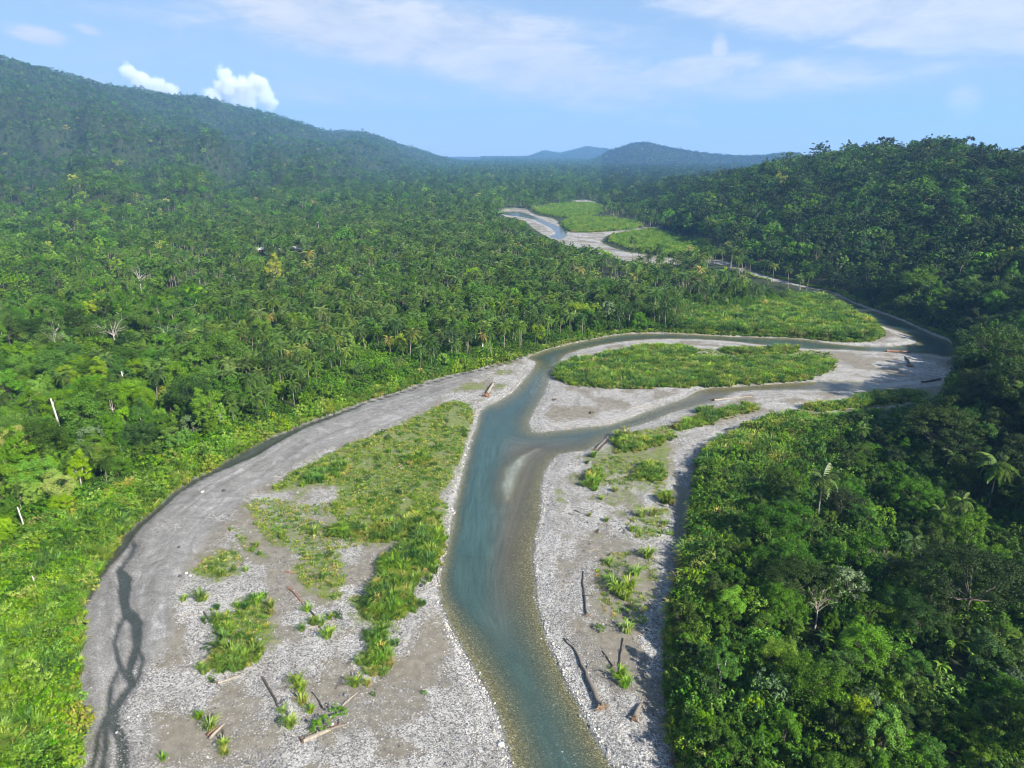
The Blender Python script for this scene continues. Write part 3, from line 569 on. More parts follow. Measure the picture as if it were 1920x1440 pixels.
def crown_points(kind, g, q):
    """clump centres and radii for one kind of crown; z = 0 at the foot of the trunk; returns also height, radius, limb ends"""
    if kind == 'round':
        h, R, zc, zr = 15, 5.4, 10.2, 4.6; k = 46
    elif kind == 'tall':
        h, R, zc, zr = 22, 5.0, 14.5, 7.2; k = 56
    elif kind == 'vine':
        h, R, zc, zr = 12, 3.9, 6.0, 6.0; k = 54
    elif kind == 'bigleaf':
        h, R, zc, zr = 13, 4.4, 8.4, 4.6; k = 40
    elif kind == 'broad':
        h, R, zc, zr = 18, 7.4, 12.5, 5.2; k = 64
    elif kind == 'umbrella':
        h, R, zc, zr = 18, 12.5, 13.0, 4.6; k = 120
    elif kind == 'bush':
        h, R, zc, zr = 4, 2.3, 1.6, 2.0; k = 22
    k = max(6, int(k * q))
    if kind == 'umbrella':
        r = np.sqrt(g.random(k)) * R; th = g.random(k) * 6.283
        lay = g.choice([0, .0, -2.0, -3.6], k)
        c = np.stack([np.cos(th) * r, np.sin(th) * r, zc + zr * (1 - (r / R) ** 2) * .9 + lay * (r / R) + g.normal(0, .4, k)], 1); rad = g.uniform(1.5, 2.7, k)
    else:
        d = norm(g.normal(size=(k, 3)) + np.array([0, 0, .25])); s = g.uniform(.55, 1.0, (k, 1)) ** .5
        lump = 1 + .40 * np.sin(d[:, :1] * 3 + g.random() * 6) * np.cos(d[:, 1:2] * 3 + g.random() * 6)
        c = d * s * lump * np.array([R, R, zr]) + np.array([0, 0, zc]); rad = np.clip(g.lognormal(-1.42, .34, k), .11, .46) * R
        if kind == 'vine': rad *= 1.0; c[:, :2] *= (1.1 - .45 * (c[:, 2:3] / 12))
        c[:, 2] = np.maximum(c[:, 2], rad * .4)
    return c, rad, h, R, zc
def make_crown(kind, seed, leafm, q=1.0, per=90, leaf=.42):
    g = np.random.default_rng(seed); c, rad, h, R, zc = crown_points(kind, g, 1.0 if q >= .5 else max(q, .45))
    flat = {'umbrella': .30, 'vine': .9, 'tall': .75}.get(kind, .7)
    asp = .75 if kind == 'bigleaf' else .55
    V, F = clump_cloud(c, rad, per, leaf, g, flat, .75, asp)
    zmin = .05; V[:, 2] = np.maximum(V[:, 2], zmin)
    return mesh_np(kind + '_crown', V, F, leafm), (c, rad, h, R, zc)
def make_trunk(info, kind, seed, bark, limbs=6, sides=6):
    g = np.random.default_rng(seed); c, rad, h, R, zc = info; parts = []
    r0 = .018 * h + .09; zt = zc * (.75 if kind != 'umbrella' else .55)
    bend = g.normal(0, .25, 2); path = [(bend[0] * t * (1 - t) * 3, bend[1] * t * (1 - t) * 3, -0.6 + (zt + .6) * t) for t in np.linspace(0, 1, 5)]
    parts.append(tube(path, r0 * np.array([1.35, 1.0, .85, .72, .6]), sides))
    top = np.array(path[-1])
    for k in g.choice(len(c), min(limbs, len(c)), replace=False):
        e = c[k]; m = top * .45 + e * .55 + np.array([0, 0, -.25 * abs(e[2] - top[2])])
        parts.append(tube([top - [0, 0, .2], m, e], r0 * np.array([.5, .32, .1]), 4))
    V, F = joinp(parts); return mesh_np(kind + '_trunk', V, F, bark, None, True)
def frond_mesh(seed, n=14, L=4.2, lw=.11, lo=.95, name='frond'):
    """one arching pinnate frond along +X from the origin"""
    g = np.random.default_rng(seed); t = np.linspace(0, 1, 7); up = lo
    px = L * (t - .12 * t ** 3); pz = L * (up * .62 * t - .95 * t ** 2.1)
    rach = np.stack([px, 0 * t, pz], 1); V, F = tube(rach, .05 * (1.1 - t), 3); parts = [(V, F)]
    tt = np.linspace(.12, .98, n); fx = np.interp(tt, t, px); fz = np.interp(tt, t, pz); ll = L * .24 * np.sin(np.pi * (tt * .8 + .16)) + .12
    C = []; 
    for s in (-1, 1):
        for i in range(n):
            b = np.array([fx[i], 0, fz[i]]); d = np.array([.45, s * .8, -.42 + g.normal(0, .12)]); d /= np.linalg.norm(d)
            e = b + d * ll[i]; w = np.array([lw * L / 4.2 * 1.6, 0, 0.03]); C.append([b - w * .6, b + w * .6, e + w * .25 + [0, 0, -.08], e - w * .25])
    C = np.array(C).reshape(-1, 3); parts.append((C, np.arange(len(C)).reshape(-1, 4)))
    V, F = joinp(parts); return V, F
def rotz(V, a, tilt=0.0):
    ct, st = math.cos(tilt), math.sin(tilt); V = np.stack([V[:, 0] * ct + V[:, 2] * st, V[:, 1], -V[:, 0] * st + V[:, 2] * ct], 1)
    c, s = math.cos(a), math.sin(a); return np.stack([V[:, 0] * c - V[:, 1] * s, V[:, 0] * s + V[:, 1] * c, V[:, 2]], 1)
def frond_set(n, g):
    return [(k * 2.39996 + g.normal(0, .12), -.75 + 1.55 * (k / (n - 1)) ** .85 + g.normal(0, .07)) for k in range(n)]
def palm_crown(seed, nf=17, leaflets=9, lw=.2):
    g = np.random.default_rng(seed); parts = []
    V, F = frond_mesh(seed, leaflets, 4.3, lw)
    for a, t in frond_set(nf, g): parts.append((rotz(V, a, t) * g.uniform(.88, 1.08), F))
    V, F = joinp(parts); return mesh_np('palm_crown', V, F, M['palm'])
def palm_trunk(seed, h=12.0):
    g = np.random.default_rng(seed); b = g.normal(0, .07, 2) * h; t = np.linspace(0, 1, 7)
    path = np.stack([b[0] * (t ** 1.6 - 1), b[1] * (t ** 1.6 - 1), t * (h + .5) - .5], 1)
    V, F = tube(path, .17 * (1.25 - .5 * t) * np.where(t < .05, 1.4, 1), 6); return mesh_np('palm_trunk', V, F, M['palmbark'], None, True)
def cane_mesh(seed, n=64, h=2.3, spread=1.05, wd=.075, name='cane_clump'):
    g = np.random.default_rng(seed); a = g.random(n) * 6.283; r = np.sqrt(g.random(n)) * spread * .55; L = h * g.uniform(.65, 1.15, n)
    lean = g.uniform(.12, .55, n); b = np.stack([np.cos(a) * r, np.sin(a) * r, np.full(n, -.1)], 1)
    o = np.stack([np.cos(a), np.sin(a), 0 * a], 1); s = np.stack([-np.sin(a + .6), np.cos(a + .6), 0 * a], 1)
    up = np.array([0, 0, 1.0])
    p1 = b + (up * .6 + o * (lean * .35)[:, None]) * L[:, None]; p2 = b + (up * .84 + o * lean[:, None]) * L[:, None]; p3 = b + (up * .74 + o * (lean * 1.55 + .1)[:, None]) * L[:, None]
    w = s * (wd * g.uniform(.8, 1.5, n))[:, None]
    V = np.stack([b - w * .5, b + w * .5, p1 + w, p1 - w, p2 + w * .8, p2 - w * .8, p3 + w * .1, p3 - w * .1], 1).reshape(-1, 3); k = np.arange(n)[:, None] * 8
    F = np.concatenate([k + [0, 1, 2, 3], k + [3, 2, 4, 5], k + [5, 4, 6, 7]], 0)
    return mesh_np(name, V, F, M['cane'])
def banana_leaf(seed):
    g = np.random.default_rng(seed); t = np.linspace(0, 1, 6); L = 2.7
    x = L * (t * .75 + .1 * t * t); z = L * (.95 * t - .85 * t ** 2.2); w = .36 * np.sin(np.pi * np.clip(t * .92 + .06, 0, 1)) ** .6
    mid = np.stack([x, 0 * t, z], 1); l = mid + np.stack([0 * t, w, .10 * t - .02], 1); r = mid + np.stack([0 * t, -w, .10 * t - .02], 1)
    V = np.concatenate([mid, l, r]); F = []
    for i in range(5): F += [[i, i + 1, 6 + i + 1, 6 + i], [i + 1, i, 12 + i, 12 + i + 1]]
    return mesh_np('banana_leaf', V, np.array(F), M['cane'])
def stone_mesh(seed):
    g = np.random.default_rng(seed); t = (1 + 5 ** .5) / 2
    V = norm(np.array([(-1, t, 0), (1, t, 0), (-1, -t, 0), (1, -t, 0), (0, -1, t), (0, 1, t), (0, -1, -t), (0, 1, -t), (t, 0, -1), (t, 0, 1), (-t, 0, -1), (-t, 0, 1)], float))
    F = np.array([(0, 11, 5), (0, 5, 1), (0, 1, 7), (0, 7, 10), (0, 10, 11), (1, 5, 9), (5, 11, 4), (11, 10, 2), (10, 7, 6), (7, 1, 8), (3, 9, 4), (3, 4, 2), (3, 2, 6), (3, 6, 8), (3, 8, 9), (4, 9, 5), (2, 4, 11), (6, 2, 10), (8, 6, 7), (9, 8, 1)])
    E = {}; V = list(V); G = []
    def midp(a, b):
        k = (min(a, b), max(a, b))
        if k not in E: m = V[a] + V[b]; V.append(m / np.linalg.norm(m)); E[k] = len(V) - 1
        return E[k]
    for a, b, c in F:
        d, e, f = midp(a, b), midp(b, c), midp(c, a); G += [(a, d, f), (b, e, d), (c, f, e), (d, e, f)]
    V = np.array(V) * g.uniform(.9, 1.1, (len(V), 1)) * np.array([1.0, g.uniform(.7, .95), g.uniform(.55, .8)])
    return mesh_np('stone', V, np.array(G), M['stone'], None, True)

# prototypes: (crown mesh, trunk mesh, height, radius)
def proto(kind, seed, leafm, per, leaf, q=1.0, bark=None, limbs=6):
    cm, info = make_crown(kind, seed, leafm, q, per, leaf); tm = make_trunk(info, kind, seed + 1, bark or M['bark'], limbs, 6 if q >= .5 else 4)
    return dict(kind=kind, crown=cm, trunk=tm, h=info[2], R=info[3])
NEAR = dict(round=[proto('round', 101, M['leaf'], 200, .42), proto('round', 102, M['leaf'], 200, .42)], tall=[proto('tall', 111, M['leaf'], 190, .44), proto('tall', 112, M['leaf'], 190, .44, 1, M['palebark'])],
            vine=[proto('vine', 121, M['leaf'], 210, .36), proto('vine', 122, M['leaf'], 210, .36)], bigleaf=[proto('bigleaf', 131, M['pale'], 80, .62)],
            broad=[proto('broad', 141, M['leaf'], 210, .44), proto('broad', 142, M['leaf'], 210, .44)], umbrella=[proto('umbrella', 151, M['leaf'], 130, .42, 1, M['bark'], 14)])
FAR = [proto('round', 201, M['leaf'], 26, 1.15, .45, None, 3), proto('tall', 202, M['leaf'], 26, 1.2, .45, None, 3), proto('broad', 203, M['leaf'], 28, 1.3, .45, None, 3), proto('vine', 204, M['leaf'], 26, 1.0, .45, None, 2), proto('broad', 205, M['leaf'], 28, 1.3, .45, None, 3)]
PALM_C = [palm_crown(301), palm_crown(302, 15), palm_crown(303, 19)]; PALM_T = [palm_trunk(311), palm_trunk(312), palm_trunk(313)]
CANES = [cane_mesh(401), cane_mesh(402, 72, 2.6), cane_mesh(403, 56, 2.0)]
BUSH = [make_crown('bush', 411, M['leaf'], 1, 46, .36)[0], make_crown('bush', 412, M['leaf'], 1, 46, .36)[0]]
TUFT = [cane_mesh(421, 24, .7, .7, .05), cane_mesh(422, 24, .55, .8, .05)]
STONES = [stone_mesh(s) for s in (431, 432, 433, 434)]

# ------------------------------------------------------------------ scattering as one mass ("stuff")
def scatter(name, label, pts, rot, scale, tint, pick, protos):
    """protos: list of lists of scene objects; one instance = the joined meshes of one list"""
    n = len(pts); me = bpy.data.meshes.new(name); me.vertices.add(n); me.vertices.foreach_set('co', np.asarray(pts, np.float32).ravel())
    fattr(me, 'tint', tint)
    a = me.attributes.new('irot', 'FLOAT_VECTOR', 'POINT'); a.data.foreach_set('vector', np.asarray(rot, np.float32).ravel())
    a = me.attributes.new('iscale', 'FLOAT_VECTOR', 'POINT'); a.data.foreach_set('vector', np.asarray(scale, np.float32).ravel())
    a = me.attributes.new('pick', 'INT', 'POINT'); a.data.foreach_set('value', np.asarray(pick, np.int32))
    o = obj(name, me); tag(o, label, kind='stuff')
    ng = bpy.data.node_groups.new(name, 'GeometryNodeTree')
    ng.interface.new_socket('Geometry', in_out='INPUT', socket_type='NodeSocketGeometry'); ng.interface.new_socket('Geometry', in_out='OUTPUT', socket_type='NodeSocketGeometry')
    gi = ng.nodes.new('NodeGroupInput'); go = ng.nodes.new('NodeGroupOutput'); iop = ng.nodes.new('GeometryNodeInstanceOnPoints')
    ng.links.new(gi.outputs[0], iop.inputs['Points']); ng.links.new(iop.outputs[0], go.inputs[0])
    jall = ng.nodes.new('GeometryNodeJoinGeometry')
    for pl in reversed(protos):                      # join lists later links first
        jn = ng.nodes.new('GeometryNodeJoinGeometry')
        for ob in pl:
            oi = ng.nodes.new('GeometryNodeObjectInfo'); oi.transform_space = 'ORIGINAL'; oi.inputs['Object'].default_value = ob; oi.inputs['As Instance'].default_value = False
            ng.links.new(oi.outputs['Geometry'], jn.inputs[0])
        gt = ng.nodes.new('GeometryNodeGeometryToInstance'); ng.links.new(jn.outputs[0], gt.inputs[0]); ng.links.new(gt.outputs[0], jall.inputs[0])
    ng.links.new(jall.outputs[0], iop.inputs['Instance']); iop.inputs['Pick Instance'].default_value = True
    for nm, typ, sock in (('irot', 'FLOAT_VECTOR', 'Rotation'), ('iscale', 'FLOAT_VECTOR', 'Scale'), ('pick', 'INT', 'Instance Index')):
        na = ng.nodes.new('GeometryNodeInputNamedAttribute'); na.data_type = typ; na.inputs['Name'].default_value = nm
        ng.links.new(na.outputs[0], iop.inputs[sock])
    md = o.modifiers.new('scatter', 'NODES'); md.node_group = ng
    return o
def zrot(n, tilt=.06): return np.stack([rng.normal(0, tilt, n), rng.normal(0, tilt, n), rng.random(n) * 6.283], 1)
def jgrid(x0, x1, y0, y1, s):
    X, Y = np.meshgrid(np.arange(x0, x1, s), np.arange(y0, y1, s)); X = X + (rng.random(X.shape) - .5) * s * .95; Y = Y + (rng.random(Y.shape) - .5) * s * .95
    return X.ravel(), Y.ravel()
def in_view(x, y, m=1.5, lo=85):                      # the wedge the camera sees, with a margin
    d = np.hypot(x, y); return (y > lo) & (np.abs(x) < y * .76 + 14 * m)
FP_T = np.array(FP_PX, float); F1_T = np.array(F1_PX[:16] + [(1180, 480), (1100, 462), (1064, 450), (1035, 446), (1000, 432), (985, 412), (938, 403)], float); F2_T = np.array(F2_PX, float)
HUTS = [(487, 473, 7, 3), (527, 474, 4, 2), (548, 471, 6, 2), (562, 473, 5, 2), (752, 571, 8, 6), (800, 577, 5, 4)]
CF_T = [np.array(c, float) for c in CANE_FAR]
def blocks(x, y, zg, h, R):
    """would a tree of height h at x, y stand in front of open ground that the photograph shows?"""
    bad = np.zeros(len(x), bool)
    for fr, lat in ((.3, 0), (.5, 0), (.7, 0), (.85, 0), (1.0, 0), (.65, -.7), (.65, .7)):
        px, py = proj(x + lat * R, y, zg + h * fr); q = np.stack([px, py], 1)
        for t in (FP_T, F1_T, F2_T) + tuple(CF_T[1:]): bad |= inside(q, t)
        for (hx, hy, rx, ry) in HUTS: bad |= (np.abs(px - hx) < rx) & (np.abs(py - hy) < ry) & (y < float(gp(hx, hy)[1]) + 4)
        for (hx, hy, rx, ry, yk) in KEEP: bad |= (np.abs(px - hx) < rx) & (np.abs(py - hy) < ry) & (y < yk + 1)
    return bad

PALMS = [(1784, 760, 1.0, 'left one of the twin palms at the foot of the dark hill'), (1806, 760, 1.02, 'right one of the twin palms at the foot of the dark hill'),
 (1888, 865, 1.25, 'tall slim palm by the right edge, above the thicket'), (1842, 975, 1.4, 'tall palm with a bare leaning trunk in the right forest'), (1790, 1010, .9, 'short palm with drooping fronds under the tall bare-trunked palm'),
 (1607, 850, .75, 'low palm with star-shaped crown inside the right bank cane'), (1750, 1015, .7, 'small palm left of the drooping palm in the right forest'), (1900, 990, .9, 'palm cut by the right edge of the picture'), (1895, 1270, .7, 'palm fronds low at the right edge near the bottom'),
 (440, 805, .75, 'squat palm with wide fronds at the left bank grass'), (487, 800, .95, 'thin palm beside the squat palm on the left bank'), (552, 765, .85, 'slender palm above the banana plants on the left bank'), (905, 668, .9, 'palm with rusty dead fronds by the upper river bend'), (280, 680, 1.1, 'tall palm rising over the left forest canopy')]
KEEP = []
for (px, py, s_, lb) in PALMS:
    q = gp(px, py, 1.5); zt = H1(q[0], q[1]) + 11.5 * s_; a = proj(q[0], q[1], zt); KEEP.append((float(a[0]), float(a[1]), 14.0, 12.0, float(q[1])))
for (px, py) in ((1530, 1165), (1650, 1070), (1545, 1215), (1700, 1210), (1785, 1225), (1820, 1245), (1760, 1265), (1725, 975), (1660, 955), (600, 752), (620, 746), (545, 748)): KEEP.append((px, py, 16.0, 12.0, float(gp(px, py, 3)[1])))
KEEP.append((113, 795, 9.0, 24.0, float(gp(117, 828, 5)[1]))); KEEP.append((46, 985, 8.0, 14.0, float(gp(48, 1003, 2)[1])))
# ------------------------------------------------------------------ forest plan
def forest_points():
    L = []
    for (r0, r1, s) in ((85, 300, 6.0), (300, 520, 6.6), (520, 1200, 7.6), (1200, 2600, 11.5), (2600, 5200, 14.0), (5200, 12500, 22.0)):
        x, y = jgrid(-r1 * .62 - 40, r1 * .62 + 40, 70, r1 + 10, s); d = np.hypot(x, y)
        m = (d >= r0) & (d < r1) & in_view(x, y, 1.5 + r0 / 400); x, y = x[m], y[m]; L.append(np.stack([x, y, np.full(len(x), s)], 1))
    A = np.concatenate(L); x, y, s = A.T
    z = zones(x, y); fl = np.maximum(np.maximum(z['fp'], z['f1']), z['f2'])
    Pt = A[:, :2]; cb = sdf(Pt, P['cbank']); cm = sdf(Pt, P['cmid']); cr = sdf(Pt, P['cright']); cf = np.max([sdf(Pt, p) for p in P_cfar], 0)
    keep = (fl < -1.5) & (cb < -1.0) & (cm < -1.0) & (cr < .5) & (cf < -2)
    # what lies behind the crests is never seen
    az = np.arctan2(x, y); d = np.hypot(x, y)
    D = np.interp(az, M_az, MD); keep &= ~((az < azp(900)) & (d > D + 500))
    hr = np.interp(az, H_az, H_d0 + HW); keep &= ~((az > azp(1420)) & (d > hr + 200) & (d < 5200)); keep &= ~((az > azp(1500)) & (d > hr + 200))
    keep &= ~((d > 5200) & (az < azp(560))); keep &= ~((d > 7800) & (az > azp(1480)))
    x, y, s, d, az = x[keep], y[keep], s[keep], d[keep], az[keep]; h = height(x, y)
    return x, y, h, s, d, az, {k: v[keep] for k, v in dict(cr=cr, cb=cb).items()}
fx, fy, fh, fs, fd, faz, fz = forest_points()
nF = len(fx)
fpx, fpy = proj(fx, fy, fh)
u1, u2 = rng.random(nF), rng.random(nF); patch = fbm(fx / 60, fy / 60, 131); patch2 = fbm(fx / 25, fy / 25, 137)
is_hill = (faz > azp(1130)) & (fd > np.interp(faz, H_az, H_d0) - 5) & (fx > 60)
is_right = (fx > 20) & (~is_hill) & (fpy > 700)
plain = (~is_hill) & (~is_right)
ppalm = np.where(plain, np.clip(1.8 * sstep((fpx - 200) / 450) * sstep((patch - .30) / .2) * sstep((1500 - fd) / 600) * sstep((fd - 230) / 120) + .06, 0, .85), .012)
ppalm = np.where(is_right, .015, ppalm)
palm = u1 < ppalm
# which kind of crown
kinds = np.array(['round', 'tall', 'vine', 'bigleaf', 'broad', 'umbrella'])
cum_l = np.cumsum([.35, .13, .30, .02, .20, .0]); cum_r = np.cumsum([.32, .06, .40, .035, .185, .0]); cum_h = np.cumsum([.40, .10, .16, .02, .32, .0])
ki = np.where(is_hill, np.searchsorted(cum_h, u2), np.where(is_right, np.searchsorted(cum_r, u2), np.searchsorted(cum_l, u2))); ki = np.clip(ki, 0, 4)
clr = plain & (fbm(fx / 38, fy / 38, 171) > .655) & (fd < 2500); ki = np.where(clr, 2, ki); palm = palm & ~clr
base_h = np.array([15, 22, 12, 13, 18, 18.])[ki]; base_R = np.array([5.4, 5, 3.9, 4.4, 7.4, 12.5])[ki]
sc = np.clip(rng.lognormal(-.16, .27, nF), .45, 1.7) * np.where(is_right, .62, np.where(plain, np.where(fd < 520, .88, .80), .95)) * np.clip(.9 + .35 * (fs / 7.5 - 1), .85, 1.12)
sc = np.where(plain & (fd < 330), sc * np.clip(.72 + .28 * sstep((-fz['cb'] - 2) / 30), .72, 1), sc)
sc = np.where(is_hill, np.minimum(sc, 1.35), sc); sc = np.where((rng.random(nF) < .02) & ~is_right & ~is_hill & ~clr & (fd < 4000), sc * 1.5, sc)
sc = np.where(clr, sc * .45, sc)
palm_h = np.clip(rng.lognormal(-.08, .2, nF), .55, 1.35) * np.where(is_right, 1.0, .95) * np.clip(fs / 6.2, 1, 1.5)
hgt = np.where(palm, palm_h * 15, base_h * sc); rad_ = np.where(palm, 3.6 * palm_h, base_R * sc)
near_open = fd < 1900
blk = np.zeros(nF, bool); blk[near_open] = blocks(fx[near_open], fy[near_open], fh[near_open], hgt[near_open], rad_[near_open])
# placed by hand: great umbrella trees and others, (pixel of the crown centre, kind, scale, tint, label)
SPECIAL = [(1775, 800, 'umbrella', 1.0, .06, 'huge dark umbrella-crowned tree behind the right bank thicket, nearest the twin palms'),
 (1500, 1075, 'umbrella', .62, .10, 'dark olive flat-topped tree right of the creek in the lower right forest'),
 (1830, 1075, 'umbrella', .95, .03, 'very dark spreading tree cut by the right edge of the picture'),
 (1590, 1085, 'bigleaf', .78, .55, 'tree with big pale grey-green leaves beside the dark flat-topped tree'),
 (1375, 1125, 'round', .60, .66, 'rounded light green tree at the edge of the lower right forest'),
 (1610, 1330, 'vine', .80, .74, 'tall bright vine-draped tree near the bottom of the right forest'),
 (110, 745, 'umbrella', .62, .30, 'flat-crowned tree with a tall white trunk in the left forest'),
 (225, 665, 'umbrella', .80, .22, 'broad dark umbrella tree with a pale trunk deep in the left forest'),
 (380, 625, 'umbrella', .55, .93, 'yellowish flat-topped tree standing out above the left forest'),
 (360, 790, 'bigleaf', .8, .25, 'dark glossy big-leaved tree by the left bank grass'),
 (1585, 915, 'umbrella', .42, .42, 'mid green tree with layered branches behind the right bank cane'),
 (735, 1600, 'round', .01, .4, '')]
SPECIAL = SPECIAL[:-1]
sp_xy = []
for (px, py, kd, s_, tn, lb) in SPECIAL:
    p0 = NEAR[kd][0]; ztop = p0['h'] * s_ * .75 + 2; gpt = gp(px, py, ztop); sp_xy.append((float(gpt[0]), float(gpt[1]), p0['R'] * s_))
for (sx, sy, sr) in sp_xy: blk |= (np.hypot(fx - sx, fy - sy) < sr * .62) & (hgt > 5)
ok = ~blk
# tints: species colour by zone, with sunny left and shaded right painted in
tint = .46 + .50 * (patch2 - .5) + .30 * (patch - .5) + rng.normal(0, .13, nF)
tint = tint - .17 * sstep((fd - 700) / 1500); tint = np.where(is_hill, tint - .22, tint - .03); tint = np.where(is_right, tint - .13, tint)  # hill and right forest darkened: species, and their shade put into the colour
tint = np.where(plain & (fd < 420), tint + .10 * sstep((480 - fd) / 260) * sstep((-fx) / 60), tint)
tint = np.where((ki == 2) & ~is_hill, tint + .10, tint); dead = rng.random(nF) < .005; tint = np.where(dead & ~palm, .93, tint)
tint = np.where(clr, np.clip(.70 + rng.normal(0, .1, nF), 0, .9), tint); tint = np.clip(tint, .02, .98)
ptint = np.clip(.40 - .08 * sstep((fd - 500) / 900) + rng.normal(0, .17, nF) + .1 * (patch - .5), .05, .97)
show = hgt / fd * np.where(in_view(fx, fy, 0, 95), 1, .2) * np.where(ok, 1, 0)
def top_n(mask, n):
    c = np.where(mask & ok)[0]; c = c[np.argsort(-show[c])][:n]; r = np.zeros(nF, bool); r[c] = True; return r
tree_i = top_n(~palm, 290); palm_i = top_n(palm, 285)

def where_words(i):
    if is_hill[i]: return 'on the steep right hillside'
    if is_right[i]: return 'in the thick forest of the lower right corner'
    return 'in the lowland forest behind the left bank' if fpx[i] < 640 else 'in the lowland forest behind the upper river arm'
LAND = [(117, 790, 'the tall white trunk'), (225, 665, 'the umbrella tree with pale trunk'), (380, 625, 'the yellowish flat-topped tree'), (752, 574, 'the brown-roofed stilt house'), (487, 475, 'the far village'), (905, 668, 'the rusty palm at the river bend'),
 (440, 805, 'the squat left bank palm'), (48, 985, 'the short white trunk'), (262, 527, 'the pale leafless crown'), (1223, 610, 'the bend of the upper arm'), (1400, 560, 'the point cane'), (1060, 600, 'the upper river mouth'), (620, 745, 'the three banana plants'),
 (1795, 730, 'the twin palms'), (1842, 940, 'the bare-trunked leaning palm'), (1530, 1165, 'the leafless pinkish tree'), (1500, 1075, 'the dark flat-topped tree'), (1775, 800, 'the huge umbrella tree'), (1830, 1075, 'the very dark spreading tree'), (1610, 1330, 'the bright vine-draped tree'),
 (1375, 1125, 'the light green edge tree'), (1257, 1400, 'the dark stump at the bottom edge'), (1785, 1225, 'the banana group'), (1700, 560, 'the river below the hill'), (1500, 480, 'the hill foot opposite the cane point'), (1650, 420, 'the middle of the hillside'), (1850, 450, 'the right end of the hillside'), (1750, 270, 'the hill crest'),
 (700, 660, 'the left bank bend'), (300, 780, 'the dark big-leaved tree'), (20, 700, 'the left picture edge'), (20, 900, 'the left bank shrubs'), (1880, 1400, 'the bottom right corner'), (1420, 1400, 'the bottom edge of the forest'), (1600, 870, 'the star-shaped low palm'), (900, 560, 'the grove behind the bend'), (600, 600, 'the middle of the left plain')]
ORD = 'first second third fourth fifth sixth seventh eighth ninth tenth eleventh twelfth thirteenth fourteenth fifteenth sixteenth seventeenth eighteenth nineteenth twentieth'.split() + ['twenty-' + w for w in 'first second third fourth fifth sixth seventh eighth ninth'.split()] + ['thirtieth']
_used = {}
def near_label(kind, px, py, tn):
    L = min(LAND, key=lambda l: (l[0] - px) ** 2 + (l[1] - py) ** 2); shade = 'dark' if tn < .33 else 'mid green' if tn < .52 else 'bright green' if tn < .75 else 'yellowish'
    k = (kind, L[2], shade); _used[k] = _used.get(k, 0) + 1; n = _used[k]
    return '%s %s%s closest to %s' % (shade, kind, '' if n == 1 else ', ' + (ORD[n - 1] if n <= 30 else 'thirty-first or later'), L[2])
def rank_by_landmark(ids):
    d = [min((l[0] - fpx[i]) ** 2 + (l[1] - fpy[i]) ** 2 for l in LAND) for i in ids]; return [ids[k] for k in np.argsort(d)]
KW = dict(round='rounded leafy tree', tall='tall narrow-crowned tree', vine='tree smothered in vines', bigleaf='tree with large pale leaves', broad='broad spreading tree')
def put_tree(x, y, z, kd, var, s, tn, label, group, rz=None):
    p = NEAR[kd][var % len(NEAR[kd])]
    t = thing('broadleaf_tree', label, 'tree', (x, y, z), rng.random() * 6.283 if rz is None else rz, s, group)
    obj('trunk', p['trunk'], t); c = obj('crown', p['crown'], t, tint=tn); return t
for k, i in enumerate(rank_by_landmark(list(np.where(tree_i)[0]))):
    kd = kinds[ki[i]]; put_tree(fx[i], fy[i], fh[i] - .2, kd, k, float(sc[i]), tint[i], near_label(KW[kd], fpx[i], fpy[i], tint[i]), 'trees ' + where_words(i))
for (px, py, kd, s_, tn, lb), (sx, sy, sr) in zip(SPECIAL, sp_xy):
    put_tree(sx, sy, H1(sx, sy) - .2, kd, 0, s_, tn, lb, 'landmark trees')
# the far kinds stand once as single trees and lend their meshes to the wood behind
far_obs = []
cand = np.where(ok & ~palm & ~tree_i & (fd > 330) & (fd < 420))[0]
for k, p in enumerate(FAR):
    i = cand[k * 7]; ok[i] = False
    t = thing('broadleaf_tree', near_label('small light-crowned tree', fpx[i], fpy[i], .4), 'tree', (fx[i], fy[i], fh[i]), 0, .8, 'trees ' + where_words(i)); far_obs.append([obj('crown', p['crown'], t, tint=.4), obj('trunk', p['trunk'], t)])
# palms
palm_obs = []
def put_palm(x, y, z, k, s, tn, label, group, fronds=False):
    t = thing('coconut_palm', label, 'palm', (x, y, z), rng.random() * 6.283, s, group, (rng.normal(0, .04), rng.normal(0, .04)))
    tr = obj('trunk', PALM_T[k % 3], t)
    if fronds:
        g = np.random.default_rng(900 + k)
        for a, tl in frond_set(16, g): obj('frond', FROND, t, (0, 0, 12.0), (0, tl, a), 1.0, tn)
        obj('nut_cluster', NUTS, t, (0, 0, 11.8))
        return t
    c = obj('crown', PALM_C[k % 3], t, (0, 0, 12.0), tint=tn); return t, c, tr
V_, F_ = frond_mesh(777, 22, 4.4, .1); FROND = mesh_np('frond', V_, F_, M['palm'])
g_ = np.random.default_rng(5); V_, F_ = joinp([tube([(math.cos(a) * .3, math.sin(a) * .3, -.35), (math.cos(a) * .34, math.sin(a) * .34, -.18), (math.cos(a) * .3, math.sin(a) * .3, 0)], [.06, .15, .05], 5) for a in np.arange(6) * 1.05]); NUTS = mesh_np('nut_cluster', V_, F_, M['palm'], None, True)
for k, (px, py, s_, lb) in enumerate(PALMS):
    q = gp(px, py, 1.5); put_palm(q[0], q[1], H1(q[0], q[1]) - .1, k, s_, .5 if 'rusty' not in lb else .95, lb, 'palms that stand out singly', True)
for k, i in enumerate(rank_by_landmark(list(np.where(palm_i)[0]))):
    r = put_palm(fx[i], fy[i], fh[i] - .1, k, float(palm_h[i]), ptint[i], near_label('tall coconut palm' if palm_h[i] > .85 else 'short coconut palm', fpx[i], fpy[i], ptint[i]), 'coconut palms ' + where_words(i))
    if len(palm_obs) < 3: palm_obs.append([r[1], r[2]])
palm_obs = sorted(palm_obs, key=lambda a: a[0].data.name)
